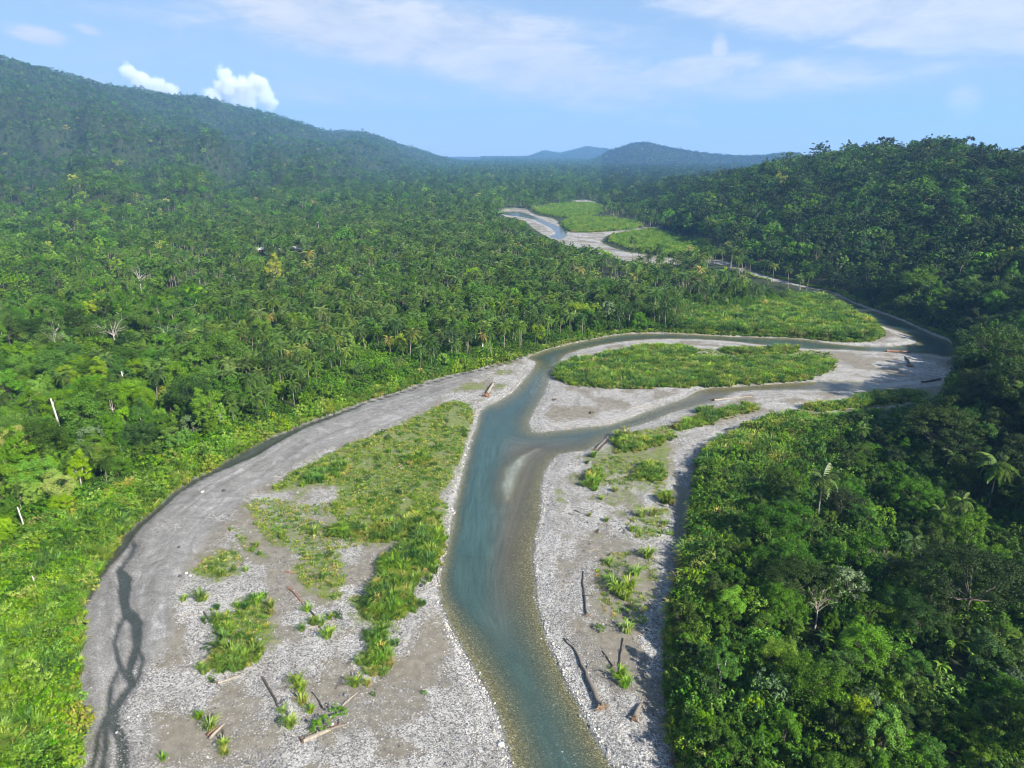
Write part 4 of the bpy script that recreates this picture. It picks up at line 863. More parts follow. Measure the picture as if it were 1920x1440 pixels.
# the rest of the wood
rest = ok & ~palm & ~tree_i
fi = np.where(rest)[0]
# hand the near ones the detailed meshes, the rest the light ones
nearset = {}
for o in COL.objects:
    if o.name.startswith('crown') and o.parent and o.parent.name.startswith('broadleaf') and o.data.name not in nearset:
        tr = [c for c in o.parent.children if c.name.startswith('trunk')]
        nearset[o.data.name] = [o, tr[0]]
near_names = sorted(nearset)
nkind = [n.split('_crown')[0] for n in near_names]
pick = np.zeros(nF, int)
for i in fi:
    if fd[i] < 560:
        c = [j for j, nn in enumerate(nkind) if nn == kinds[ki[i]] and nearset[near_names[j]][0].data.name not in [a[0].data.name for a in far_obs]]
        pick[i] = c[i % len(c)] if c else 0
    else: pick[i] = -1
nmask = fi[fd[fi] < 560]; fmask = fi[fd[fi] >= 560]
sv = np.stack([sc, sc, sc * rng.uniform(.85, 1.2, nF)], 1)
scatter('forest', 'dense rainforest trees filling the valley sides between the single trees', np.stack([fx, fy, fh - .2], 1)[nmask], zrot(nF)[nmask], sv[nmask], tint[nmask], pick[nmask], [nearset[n] for n in near_names])
fk = np.array([0, 1, 3, 0, 2, 4])[ki]; fk = np.where((fk == 2) & (rng.random(nF) < .5), 4, fk)
scatter('distant_forest', 'distant rainforest covering the plain, hills and mountain', np.stack([fx, fy, fh - .3], 1)[fmask], zrot(nF)[fmask], sv[fmask], tint[fmask], fk[fmask], far_obs)
pm = np.where(ok & palm & ~palm_i)[0]
# palms as a mass: crown lifted onto its trunk by a joined copy
pv = []
for k in range(3):
    c = palm_obs[k][0].data; t = palm_obs[k][1].data
    vc = np.empty(len(c.vertices) * 3, np.float32); c.vertices.foreach_get('co', vc); vc = vc.reshape(-1, 3) + [0, 0, 12.0]
    vt = np.empty(len(t.vertices) * 3, np.float32); t.vertices.foreach_get('co', vt); vt = vt.reshape(-1, 3)
    fc = np.array([p.vertices[:] for p in c.polygons]); ft = np.array([list(p.vertices) for p in t.polygons if len(p.vertices) == 4])
    me = mesh_np('far_palm', np.concatenate([vc, vt]), np.concatenate([fc, ft + len(vc)]), [M['palm'], M['palmbark']], np.concatenate([np.zeros(len(fc)), np.ones(len(ft))]))
    i = pm[k * 3]; ob = obj('coconut_palm', me, None, (fx[i], fy[i], fh[i]), None, float(palm_h[i]), ptint[i]); tag(ob, near_label('distant coconut palm', fpx[i], fpy[i], ptint[i]), 'palm', 'coconut palms ' + where_words(i)); pv.append([ob])
pm = np.array([i for i in pm if i not in (pm[0], pm[3], pm[6])])
scatter('palm_grove', 'coconut palm groves mixed through the lowland forest', np.stack([fx, fy, fh - .1], 1)[pm], zrot(nF)[pm], np.repeat(palm_h[:, None], 3, 1)[pm], ptint[pm], rng.integers(0, 3, nF)[pm], pv)

# ------------------------------------------------------------------ single shrubs, cane tufts on the bars
def at(px, py): q = gp(px, py); return float(q[0]), float(q[1]), H1(q[0], q[1])
TUFTS = [ # pixel of the foot, scale, kind, tint, label
 (1142, 1062, .85, 0, .62, 'round lone cane tuft on sand above the big cane clump of the right bar'), (1213, 1050, 1.2, 0, .5, 'leafy tuft near the right bar crest, facing the shaded creek'),
 (1150, 1105, 1.35, 0, .5, 'upper left part of the biggest cane clump on the right bar'), (1160, 1118, 1.3, 0, .58, 'middle of the biggest cane clump on the right bar'), (1178, 1112, 1.3, 0, .6, 'right part of the biggest cane clump on the right bar'), (1170, 1128, 1.1, 1, .55, 'lowest part of the biggest cane clump on the right bar'),
 (1192, 1082, 1.1, 0, .62, 'narrow cane tuft pointing up from the biggest clump of the right bar'), (1124, 1187, .8, 2, .45, 'small dark green bush at the lower end of a sand tongue on the right bar'), (1176, 1190, 1.0, 0, .7, 'yellow-green cane tuft in the lower group by the shaded creek'), (1200, 1172, 1.0, 2, .5, 'leafy bush above the yellow tuft by the shaded creek'),
 (1158, 1275, 1.2, 1, .6, 'cane clump growing over a rotten root stack on the right bar'), (1172, 1292, 1.0, 0, .6, 'lower cane clump on the rotten root stack'), (1202, 972, 1.1, 0, .8, 'yellowish tuft at the top of the right bar'), (1222, 970, 1.2, 0, .82, 'tuft with orange base at the top of the right bar'), (1190, 1000, .9, 2, .55, 'low bush beside the leaning stick on the right bar'), (1137, 981, .6, 0, .6, 'small isolated tuft high on the cobbles of the right bar'),
 (1104, 971, .45, 0, .75, 'tiny tuft near the dark stranded sticks'), (1248, 985, .8, 0, .6, 'tuft by the muddy creek mouth'), (1253, 1003, .9, 2, .6, 'bright bush on the creek side of the right bar'), (1247, 945, 1.5, 1, .6, 'large leafy clump left of the muddy creek'),
 (1112, 860, .9, 0, .6, 'tuft near the root of the long fallen log'), (1100, 872, .7, 0, .5, 'darker tuft at the river edge below the fallen log'), (1170, 805, .6, 0, .75, 'single yellow tuft at the edge of the side arm'), (1190, 902, 1.1, 2, .5, 'green bush on the olive silt of the right bar'), (1215, 880, 1.1, 2, .6, 'bush between the silt patch and the pale gravel road'),
 (1153, 925, .7, 0, .85, 'pale yellow tuft on cobbles below the dark bushes'), (1128, 940, .6, 0, .6, 'little tuft on open cobbles of the upper right bar'),
 (395, 1372, 1.0, 0, .62, 'cane tuft beside two bleached logs at the bottom left'), (374, 1352, .6, 0, .6, 'small tuft up-slope of the two bleached logs'), (532, 1340, .7, 0, .6, 'upright tuft at the foot of the long dark log'), (545, 1368, .95, 1, .66, 'round bright tuft over brown roots on the left bar'), (528, 1362, .7, 2, .3, 'dark little bush beside the round bright tuft'),
 (568, 1325, .8, 0, .78, 'yellow tuft below the tall thin bush line'), (558, 1285, 1.0, 0, .55, 'tall bush on the sandy patch of the lower left bar'), (566, 1300, .9, 0, .62, 'second tuft in the bush line of the sandy patch'), (605, 1370, 1.3, 2, .5, 'dense dark green bush by the log jam'), (635, 1345, 1.0, 2, .45, 'upper green bush by the log jam'), (583, 1340, .6, 0, .7, 'small yellow tuft left of the dark green bush'),
 (668, 1290, 1.1, 0, .66, 'cane tuft on the edge of the sandy hollow'), (676, 1250, .8, 0, .55, 'lone tuft left of the lower cane thicket'), (690, 1290, .6, 0, .8, 'straw-coloured tuft right of the sandy hollow'), (700, 1307, .45, 2, .4, 'tiny bush alone on the lower gravel'), (796, 1306, .45, 2, .5, 'single tiny bush out on the open lower gravel'), (423, 1420, .7, 0, .75, 'long narrow tuft at the bottom edge beside a dark log'), (420, 1405, .7, 0, .62, 'upper half of the narrow tuft beside a dark log'),
 (307, 1430, .5, 0, .6, 'small tuft near the bottom left corner of the bar'), (462, 1075, .7, 0, .68, 'tuft at the end of a short white log'), (418, 1083, .6, 0, .85, 'orange-tinged tuft on the turf edge'), (508, 1145, .8, 0, .66, 'tuft at the top of the ring-shaped thicket'), (578, 1150, .9, 0, .62, 'tuft on the long thin rotten log'),
 (588, 1175, .8, 0, .6, 'left of two tufts behind the forked pale branches'), (602, 1177, .8, 0, .62, 'right of two tufts behind the forked pale branches'), (618, 1165, .7, 0, .75, 'yellow tuft right of the forked pale branches'), (567, 1187, .7, 0, .62, 'tuft at the tip of the forked pale branches'), (615, 1200, 1.0, 0, .62, 'tuft below the forked pale branches'), (633, 1160, .9, 2, .3, 'blue-green bush near the forked pale branches'),
 (398, 1222, 1.0, 2, .2, 'dark blue-green bush on grey cobbles left of the ring-shaped thicket'), (408, 1252, 1.1, 0, .8, 'yellow cane tuft at the left end of the ring-shaped thicket'), (560, 968, .6, 2, .4, 'dark bush among thin turf at the middle of the left bar'), (530, 1012, 1.0, 0, .6, 'green tuft group on stony turf'), (590, 1005, .9, 0, .66, 'tuft beside a stony patch on the left bar'), (640, 1000, .9, 0, .6, 'tuft in front of the mid-bar thicket'),
 (568, 1045, .5, 2, .25, 'dark low bush on bare ground of the left bar'), (600, 1047, .6, 2, .45, 'green low bush right of the dark low bush'), (345, 1130, .7, 0, .6, 'tuft at the rim of the dry channel'), (375, 1130, 1.0, 0, .6, 'leafy tuft where the ring-shaped thicket begins'), (808, 985, .8, 0, .95, 'straw-yellow clump near the white shore strip'), (795, 982, .7, 2, .2, 'dark green bush beside the straw-yellow clump')]
SHR_T = [BUSH[0], BUSH[1]]
tuft_obs = []; bush_obs = []
for (px, py, s_, kd, tn, lb) in TUFTS:
    x, y, z = at(px, py)
    if kd == 2:
        o = obj('shrub', BUSH[len(bush_obs) % 2], None, (x, y, z - .15), (0, 0, rng.random() * 6.28), s_ * .6, tn); tag(o, lb, 'shrub', 'shrubs on the gravel bars'); bush_obs.append(o)
    else:
        o = obj('cane_tuft', CANES[len(tuft_obs) % 3], None, (x, y, z - .05), (0, 0, rng.random() * 6.28), s_ * 1.15, tn); tag(o, lb, 'grass', 'cane tufts on the gravel bars'); tuft_obs.append(o)
# banana plants
BL = banana_leaf(3)
for k, (px, py, s_, lb) in enumerate([(1545, 1215, 1.0, 'banana plant left of the bare dead tree in the right forest'), (1700, 1210, 1.1, 'banana plant with fanned leaves, upper one of the right forest group'), (1785, 1225, 1.25, 'largest banana plant in the right forest group'), (1820, 1245, 1.0, 'banana plant at the right end of the forest group'), (1760, 1265, 1.0, 'lowest banana plant of the right forest group'),
    (1725, 975, .9, 'banana plant among yellow leaves in the upper right forest'), (1660, 955, .9, 'banana plant with pale upright leaves by the vine trees'), (600, 752, 1.0, 'yellow-green banana plant on the left bank, left of three'), (620, 746, 1.0, 'middle banana plant of three on the left bank'), (545, 748, 1.0, 'banana plant under the slender palm of the left bank'), (268, 895, 1.0, 'banana plant with one white-shining leaf on the left bank'), (10, 1150, 1.2, 'banana plant at the left edge of the picture')]):
    q = gp(px, py, 2.5); x, y = map(float, q); z = H1(x, y)
    t = thing('banana_plant', lb, 'plant', (x, y, z + (1.2 if px > 1300 else .4)), rng.random() * 6.28, s_ * .95, 'banana plants')
    V_, F_ = tube([(0, 0, -1.2), (0, 0, .6), (.03, 0, 1.5)], [.2, .16, .1], 6); obj('stem', mesh_np('banana_stem', V_, F_, M['cane'], None, True), t, tint=.5)
    for j in range(8): obj('leaf', BL, t, (0, 0, 1.3), (rng.normal(0, .15), -.35 + .8 * rng.random(), j * .9 + rng.normal(0, .2)), rng.uniform(.75, 1.1), .3 + .3 * rng.random())

# ------------------------------------------------------------------ ground cover masses
def cover(name, label, polys, s, smin, smax, tmean, protos, dens=None, tvar=.12, zoff=-.05, rag=3.0, fade=0.0):
    xs, ys = [], []
    for p in polys:
        lo, hi = p.min(0), p.max(0); x, y = jgrid(lo[0], hi[0], lo[1], hi[1], s); m = rng.random(len(x)) < sstep((sdf(np.stack([x, y], 1), p, 5) + rag * (fbm(x / 7, y / 7, 7) - .5) + .6) / 1.6); xs.append(x[m]); ys.append(y[m])
    x, y = np.concatenate(xs), np.concatenate(ys)
    m = in_view(x, y, 1, 80)
    if dens is not None: m &= dens(x, y)
    x, y = x[m], y[m]; h = height(x, y); n = len(x)
    m = h > .02; x, y, h = x[m], y[m], h[m]; n = len(x)
    sc_ = rng.uniform(smin, smax, n) * (.75 + .5 * fbm(x / 6, y / 6, 77)); t = np.clip(tmean + .5 * (fbm(x / 9, y / 9, 83) - .5) + rng.normal(0, tvar, n), .02, .99)
    se = np.max([sdf(np.stack([x, y], 1), p, 4) for p in polys], 0); t = np.clip(t + .24 * np.exp(-np.maximum(se, 0) / 1.0) * (rng.random(n) < .6), .02, .99); sc_ = sc_ * (1 - fade * np.exp(-np.maximum(se, 0) / 1.2))
    return scatter(name, label, np.stack([x, y, h + zoff], 1), zrot(n, .08), np.stack([sc_, sc_, sc_ * rng.uniform(.8, 1.25, n)], 1), t, rng.integers(0, len(protos), n), protos)
CP = [[o] for o in tuft_obs[:3]]; BP = [[o] for o in bush_obs[:2]]
cover('cane_beds', 'dense tall cane grass beds on the islands and bars', P_reed, 1.15, .5, 1.55, .46, CP, None, .2, -.05, 6.0, .45)
cover('bank_cane', 'bright tall cane grass along the left bank', [P['cbank']], 1.1, .5, 1.45, .42, CP, lambda x, y: fbm(x / 8, y / 8, 97) < .56)
cover('bank_shrubs', 'low bright shrubs and creepers among the left bank cane', [P['cbank']], 1.6, .35, 1.3, .58, BP, lambda x, y: fbm(x / 8, y / 8, 97) > .40)
def fringe():
    x, y = jgrid(-150, 330, 85, 640, 1.15); zz = sdf(np.stack([x, y], 1), P['fp'], 8); m = (zz > -2.6) & (zz < .45) & in_view(x, y, 1); x, y, zz = x[m], y[m], zz[m]
    px, py = proj(x, y, 0 * x); m = (px < 1300) | (py > 775) | (py < 645); x, y = x[m], y[m]; h = height(x, y); m = h > .03; x, y, h = x[m], y[m], h[m]; n = len(x)
    sc_ = rng.uniform(.35, .95, n) * np.where(x > 20, 1.0, .9); scatter('bank_fringe', 'grass and creepers hanging over the river banks', np.stack([x, y, h - .05], 1), zrot(n, .15), np.stack([sc_, sc_, sc_], 1), np.clip(.56 + rng.normal(0, .2, n), .05, .98), rng.integers(0, len(CP), n), CP)
fringe()
def right_scrub():
    x, y = jgrid(20, 120, 88, 300, 1.7); zz = sdf(np.stack([x, y], 1), P['fp'], 12); m = (zz > -7) & (zz < -.2) & in_view(x, y, 1) & (fbm(x / 6, y / 6, 211) > .42); x, y = x[m], y[m]; h = height(x, y); n = len(x); s_ = rng.uniform(.45, 1.05, n)
    scatter('right_bank_scrub', 'bright green scrub along the right bank at the forest edge', np.stack([x, y, h - .1], 1), zrot(n, .15), np.stack([s_, s_, s_ * rng.uniform(.9, 1.6, n)], 1), np.clip(.62 + rng.normal(0, .15, n), .05, .95), rng.integers(0, len(BP), n), BP)
right_scrub()
cover('river_point_cane', 'tall cane on the point between the two river arms', [P['cmid']], 1.6, .7, 2.0, .42, CP, None, .18)
cover('right_bank_cane', 'tall cane and weeds on the right bank', [P['cright']], 1.3, .7, 1.7, .55, CP, None, .2)
cover('right_bank_shrubs', 'leafy shrubs among the right bank cane', [P['cright']], 3.0, .5, 1.15, .40, BP, lambda x, y: fbm(x / 8, y / 8, 93) > .5)
cover('upstream_cane', 'distant cane flats beside the upstream river', P_cfar, 3.0, .6, 1.3, .62, BP)
TO = [obj('grass_tuft', TUFT[0], None, at(470, 1035), None, 1, .6), obj('grass_tuft', TUFT[1], None, at(474, 1037), None, 1, .6)]
for o, w_ in zip(TO, ('left', 'right')): tag(o, w_ + ' low grass tuft of two on the turf above the short white log', 'grass', 'low grass tufts')
def turf_d(x, y):  # patchy
    d = np.max([a * (sdf(np.stack([x, y], 1), p, 5) > 0) for p, a in P_grass], 0); return (rng.random(len(x)) < d * .9) & (fbm(x / 4, y / 4, 99) > .38) & (sdf(np.stack([x, y], 1), wpoly(ROAD), 5) < 0)
cover('turf', 'thin green turf on the gravel bars', [p for p, a in P_grass], .8, .45, 1.25, .6, [[o] for o in TO], turf_d, .26)
# scattered darker tufts on the turf, one by one
BARLAND = [(750, 880, 'the two white sticks'), (870, 765, 'the turf tip'), (545, 1076, 'the rust-red log'), (449, 1057, 'the short white log'), (740, 1000, 'the mid-bar thicket'), (450, 1130, 'the ring-shaped thicket'), (850, 930, 'the white shore strip'), (560, 880, 'the dry channel rim'), (700, 810, 'the upper edge of the left turf'),
 (640, 940, 'the stony patch in the left turf'), (800, 820, 'the right half of the left turf'), (700, 1150, 'the cane thicket by the river'), (1100, 690, 'the west end of the island'), (1300, 690, 'the middle of the island'), (1500, 690, 'the east end of the island'), (1250, 810, 'the side arm shore'), (1180, 890, 'the olive silt of the right bar'), (1220, 990, 'the muddy creek mouth')]
k = 0
for p, a in P_grass[:8]:
    lo, hi = p.min(0), p.max(0); x, y = jgrid(lo[0], hi[0], lo[1], hi[1], 5.2); m = (sdf(np.stack([x, y], 1), p, 5) > .5) & (rng.random(len(x)) < .75 * a); m &= (np.max([sdf(np.stack([x, y], 1), q, 5) for q in P_reed], 0) < 0) & (y < 420)
    for xx, yy in zip(x[m], y[m]):
        if k > 200: break
        k += 1; kd = rng.random() < .6
        o = obj('shrub' if kd else 'cane_tuft', BUSH[k % 2] if kd else CANES[k % 3], None, (xx, yy, H1(xx, yy) - .1), (0, 0, rng.random() * 6.28), rng.uniform(.28, .6) if kd else rng.uniform(.4, .8), rng.uniform(.2, .55) if kd else rng.uniform(.45, .8))
        qx, qy = proj(xx, yy, 0.0); BL_ = min(BARLAND, key=lambda l: (l[0] - qx) ** 2 + (l[1] - qy) ** 2); kk = (kd, BL_[2]); _used[kk] = _used.get(kk, 0) + 1
        side = 'left bar' if xx < 0 else 'river island' if yy > 255 else 'right bar'
        tag(o, ('small leafy shrub' if kd else 'small cane tuft') + ', ' + ORD[min(_used[kk] - 1, 19)] + ' of those around ' + BL_[2], 'shrub' if kd else 'grass', 'small plants on the turf of the ' + side)
# undergrowth below the near forest
x, y = jgrid(-330, 420, 85, 520, 3.2); d = np.hypot(x, y); m = in_view(x, y, 1.5); x, y, d = x[m], y[m], d[m]; zz = zones(x, y)
m = (np.maximum(zz['fp'], zz['f1']) < -.8) & (sdf(np.stack([x, y], 1), P['cbank'], 5) < .5) & (sdf(np.stack([x, y], 1), P['cmid'], 5) < 0); x, y, d = x[m], y[m], d[m]; h = height(x, y)
sz = rng.uniform(.6, 1.5, len(x)); m = ~blocks(x, y, h, 3.2 * sz, 2 * sz); x, y, h, sz = x[m], y[m], h[m], sz[m]; n = len(x)
rt = x > 20
scatter('undergrowth', 'tangled bushes and creepers filling the gaps under the trees', np.stack([x, y, h - .2], 1), zrot(n), np.stack([sz, sz, sz * rng.uniform(.8, 1.5, n)], 1), np.clip(.42 + .5 * (fbm(x / 12, y / 12, 3) - .5) + rng.normal(0, .1, n) - .07 * rt, .02, .95), rng.integers(0, 2, n), BP)

# ------------------------------------------------------------------ stones
ST_OB = []
for k, (px, py, s_, tn, lb) in enumerate([(338, 1084, .55, .1, 'dark boulder at the rim of the dry channel, left of three'), (350, 1078, .45, .85, 'white boulder, middle of three at the rim of the dry channel'), (357, 1083, .55, .75, 'pale boulder, right of three at the rim of the dry channel'), (380, 925, .6, .9, 'lone white boulder on the grey silt of the dry channel'),
    (420, 923, .7, .05, 'lone dark boulder on the grey silt of the dry channel'), (1110, 1303, .4, .95, 'white boulder beside the biggest log'), (336, 1030, .5, .05, 'small dark rock below the grassy rim of the dry channel')]):
    x, y, z = at(px, py); o = obj('boulder', STONES[k % 4], None, (x, y, z + s_ * .2), (0, 0, k * 1.3), s_, tn); tag(o, lb, 'boulder', 'boulders on the bars'); ST_OB.append(o)
def stones():
    x = rng.uniform(-75, 75, 420000); y = rng.uniform(90, 330, 420000); m = (np.abs(x) < y * .7) & (rng.random(len(x)) < np.clip(1.5 - y / 240, .18, 1)); x, y = x[m], y[m]
    z = zones(x, y); Pt = np.stack([x, y], 1); wat = np.maximum(z['river'], z['creek'])
    m = (z['fp'] > .5) & (wat < 1.6) & (z['brook'] < .8); x, y, Pt, wat, br = x[m], y[m], Pt[m], wat[m], z['brook'][m]
    ch = sdf(Pt, P['sand'], 8); sd = np.max([sdf(Pt, p, 6) for p in P_sands], 0); gr = np.max([a * (sdf(Pt, p, 5) > 0) for p, a in P_grass], 0)
    big = fbm(x / 14, y / 14, 91); fineb = fbm(x / 3, y / 3, 191)
    p = np.where(ch > 0, .13 + .30 * sstep((215 - y) / 60) * sstep((big - .36) / .2) + .03, .5) * (1 - .8 * sstep(sd / 1.5 + .5)) * (1 - .7 * gr) * (.35 + 1.3 * sstep((fineb - .3) / .35))
    edge = np.exp(-(np.abs(wat + .6) / 1.1) ** 2); p = p + .45 * edge * (ch < 0) + .25 * np.exp(-(np.abs(br + .3) / .7) ** 2); p = np.where(wat > 0, p * .25, p)
    m = rng.random(len(x)) < p; x, y, edge = x[m], y[m], edge[m]; n = len(x); h = height(x, y)
    s = np.exp(rng.normal(-2.35, .42, n)) * (1 + .45 * edge); t = np.clip(rng.beta(2.2, 2.2, n) * .9 + .14 * edge + np.where(rng.random(n) < .5 * edge, .25, 0), 0, 1)
    scatter('cobbles', 'grey and white river cobbles strewn over the bars', np.stack([x, y, h + s * .15], 1), zrot(n, .25), np.repeat(s[:, None], 3, 1), t, rng.integers(0, 4, n), [[o] for o in ST_OB[:4]])
stones()

# ------------------------------------------------------------------ driftwood
def log(pxs, r0, r1, m, label, root=0, group=None, branches=0, lift=.0, rootm='root'):
    pts = []
    for (px, py) in pxs: q = gp(px, py); pts.append([q[0], q[1], H1(q[0], q[1])])
    pts = np.array(pts, float); base = pts[0].copy(); n = max(6, len(pts) * 2); s = np.concatenate([[0], np.cumsum(np.linalg.norm(np.diff(pts[:, :2], axis=0), axis=1))]); t = np.linspace(0, s[-1], n)
    path = np.stack([np.interp(t, s, pts[:, 0]), np.interp(t, s, pts[:, 1]), np.interp(t, s, pts[:, 2])], 1); L = s[-1]
    rr = np.linspace(r0, r1, n) * (1 + .12 * rng.normal(0, 1, n).clip(-1, 1)); path[:, 2] += rr * .75 + lift; path[1:-1, :2] += rng.normal(0, L * .008, (n - 2, 2))
    path -= base; th = thing('driftwood_log', label, 'log', tuple(base), 0, 1, group)
    V, F = tube(path, rr, 8); obj('trunk', mesh_np('log_trunk', V, F, M[m], None, True), th)
    d = norm(path[1] - path[0]); 
    if root:
        parts = []; side = norm(np.cross(d, [0, 0, 1.0])); upv = np.cross(side, d); c = path[0]
        for k in range(11):
            a = k / 11 * 6.283 + rng.normal(0, .2); dirv = side * math.cos(a) + upv * math.sin(a); l = root * rng.uniform(.55, 1.15)
            p1 = c + dirv * l * .45 - d * .15 * root; p2 = c + dirv * l - d * rng.uniform(-.1, .5) * root
            for q in (p1, p2): q[2] = max(q[2], .02)
            parts.append(tube([c + d * .3 * root, p1, p2], [r0 * .55, r0 * .33, r0 * .08], 5))
        parts.append(tube([c + d * .15, c - d * root * .22], [r0 * 1.25, r0 * .9], 8))
        V, F = joinp(parts); obj('root_wad', mesh_np('root_wad', V, F, M[rootm], None, True), th)
    if L > 6 and branches == 0: branches = 2
    for k in range(branches):
        f = rng.uniform(.45, .95); i = int(f * (n - 1)); b = path[i]; a = norm(d * .6 + np.array([rng.normal(0, .6), rng.normal(0, .6), .35])); l = L * rng.uniform(.12, .25)
        V, F = tube([b, b + a * l * .5, b + a * l + [0, 0, -.1 * l]], [rr[i] * .5, rr[i] * .35, .015], 5); obj('branch', mesh_np('log_branch', V, F, M[m], None, True), th)
    return th
LG = 'driftwood on the gravel bars'
log([(1127, 1332), (1107, 1293), (1095, 1263), (1085, 1233), (1076, 1220), (1057, 1200)], .62, .16, 'drift', 'biggest log on the right bar, root ball toward the camera', 1.5, LG, 2)
log([(1100, 1160), (1098, 1140), (1094, 1100), (1093, 1075)], .26, .14, 'driftdark', 'straight dark log with a root foot, right bar cobbles', .9, LG)
log([(1189, 1355), (1193, 1342), (1200, 1326)], .55, .3, 'drift', 'short thick stump right of the biggest log', 1.1, LG)
log([(1160, 1254), (1163, 1230), (1168, 1202)], .2, .12, 'driftdark', 'dark stick rising from the root-stack cane clump, right of two', 0, LG)
log([(1149, 1254), (1138, 1238), (1129, 1226)], .2, .17, 'driftdark', 'dark stick beside the root-stack cane clump, left of two', .5, LG)
log([(1103, 1038), (1116, 1034), (1127, 1028)], .16, .08, 'driftpale', 'curved pale pinkish branch on upper right bar sand', 0, LG, 1)
log([(1168, 1003), (1176, 990), (1186, 976)], .14, .07, 'driftdark', 'thin leaning stick in front of the low bush, right bar', .4, LG)
log([(1120, 1003), (1123, 996)], .3, .2, 'driftdark', 'black forked stump on the upper right bar', .5, LG)
log([(1076, 960), (1087, 964)], .22, .15, 'driftdark', 'short dark stick on cobbles near the river, right bar', 0, LG)
log([(1065, 966), (1075, 968)], .16, .1, 'driftdark', 'thin dark stick beside the short one, right bar', 0, LG)
log([(1264, 1432), (1265, 1405)], .5, .3, 'driftdark', 'dark stump with roots at the bottom edge, shaded bank', 1.2, LG)
log([(1117, 847), (1128, 833), (1141, 818)], .45, .34, 'drift', 'long grey log lying at the mouth of the side arm', 1.1, LG)
log([(1121, 848), (1131, 836), (1142, 824)], .28, .18, 'driftdark', 'dark log lying parallel behind the long grey log', 0, LG)
log([(1339, 751), (1375, 749), (1410, 746)], .36, .14, 'driftpale', 'long bleached log with a reddish root ball on the side arm gravel', 1.7, LG)
log([(1662, 659), (1690, 661), (1706, 660)], .7, .5, 'driftred', 'brown log stranded in the river below the hill', 1.0, LG)
log([(1706, 690), (1703, 680), (1697, 671)], .7, .3, 'driftdark', 'dark snag on the gravel below the hill', 1.6, LG, 2)
log([(1728, 717), (1764, 711)], .5, .35, 'drift', 'log lying in the hill shadow beside the small creek', 0, LG)
log([(912, 746), (919, 733), (926, 721)], .8, .55, 'driftpale', 'thick pale log on the gravel spit with roots spread', 2.6, LG, 0, 0, 'driftred')
log([(1107, 778), (1113, 776)], .45, .3, 'driftdark', 'small black snag in the middle of the triangular gravel bar', 1.4, LG)
log([(1037, 753), (1043, 751)], .4, .3, 'driftdark', 'small black snag near the tip of the island', 1.1, LG)
log([(1180, 768), (1215, 762), (1225, 760)], .2, .12, 'driftpale', 'thin bleached stick on the triangular gravel bar', 0, LG)
log([(745, 881), (757, 873)], .22, .16, 'driftpale', 'left of two white sticks in the upper left turf', 0, LG)
log([(750, 883), (761, 876)], .2, .14, 'driftpale', 'right of two white sticks in the upper left turf', 0, LG)
log([(884, 783), (900, 776)], .2, .1, 'driftpale', 'white stick on the river edge at the turf tip', 0, LG)
log([(492, 1274), (503, 1292), (514, 1312), (525, 1336)], .24, .2, 'driftdark', 'long dark log running down from the ring-shaped thicket', 0, LG)
log([(605, 1332), (596, 1316), (585, 1302)], .18, .1, 'driftdark', 'dark stick pointing into the dense dark green bush', 0, LG)
log([(568, 1396), (600, 1383), (640, 1363)], .34, .2, 'driftpale', 'front log of the log jam', .6, LG, 2)
log([(572, 1392), (610, 1376), (652, 1364)], .3, .18, 'drift', 'middle log of the log jam', 0, LG, 1, .15)
log([(565, 1390), (586, 1378), (588, 1374)], .26, .2, 'drift', 'short log at the left end of the log jam', .7, LG)
log([(585, 1385), (625, 1368), (640, 1358)], .22, .12, 'driftred', 'reddish log at the back of the log jam', 0, LG, 0, .1)
log([(392, 1393), (405, 1378), (422, 1361)], .3, .2, 'driftpale', 'right of two bleached logs at the bottom left', 0, LG)
log([(388, 1385), (400, 1374), (412, 1366)], .24, .16, 'driftred', 'left of two bleached logs at the bottom left, orange-brown', 0, LG)
log([(419, 1373), (420, 1384), (423, 1396)], .2, .14, 'driftdark', 'dark forked stick above the narrow tuft', 0, LG, 1)
log([(408, 1286), (428, 1280), (452, 1271)], .26, .14, 'driftpale', 'bleached log along the foot of the ring-shaped thicket', .6, LG, 1)
log([(383, 1152), (390, 1164)], .24, .18, 'driftdark', 'dark log inside the left limb of the ring-shaped thicket', 0, LG)
log([(458, 1064), (449, 1057), (440, 1050)], .16, .14, 'driftpale', 'short white log at the stony turf edge', 0, LG)
log([(535, 1075), (545, 1078), (553, 1077)], .26, .18, 'driftred', 'rust-red log on the stones of the left bar', 0, LG)
log([(541, 1106), (553, 1118), (568, 1134)], .26, .2, 'driftred', 'rotten brown log above the tuft on the left bar', .7, LG)
log([(580, 1147), (588, 1157), (594, 1164)], .22, .18, 'driftdark', 'dark lower end of the long rotten log', 0, LG)
log([(577, 1183), (600, 1176), (628, 1167)], .16, .08, 'driftpale', 'upper forked pale branch on the left bar', 0, LG, 3)
log([(590, 1188), (603, 1180), (612, 1172)], .12, .07, 'driftpale', 'lower forked pale branch on the left bar', 0, LG, 2)
log([(340, 1160), (358, 1153), (378, 1160)], .14, .08, 'driftpale', 'curved pale branch on the sandy left bar edge', 0, LG)
log([(630, 1297), (635, 1288), (640, 1280)], .14, .12, 'drift', 'short thin log on the sandy hollow', 0, LG)
log([(636, 1336), (650, 1320), (670, 1304)], .2, .12, 'driftpale', 'pale log along the edge of the sandy hollow', 0, LG, 2)
log([(740, 1213), (752, 1207), (762, 1205)], .16, .08, 'driftpale', 'pale branch beside the lower cane thicket', 0, LG, 2)

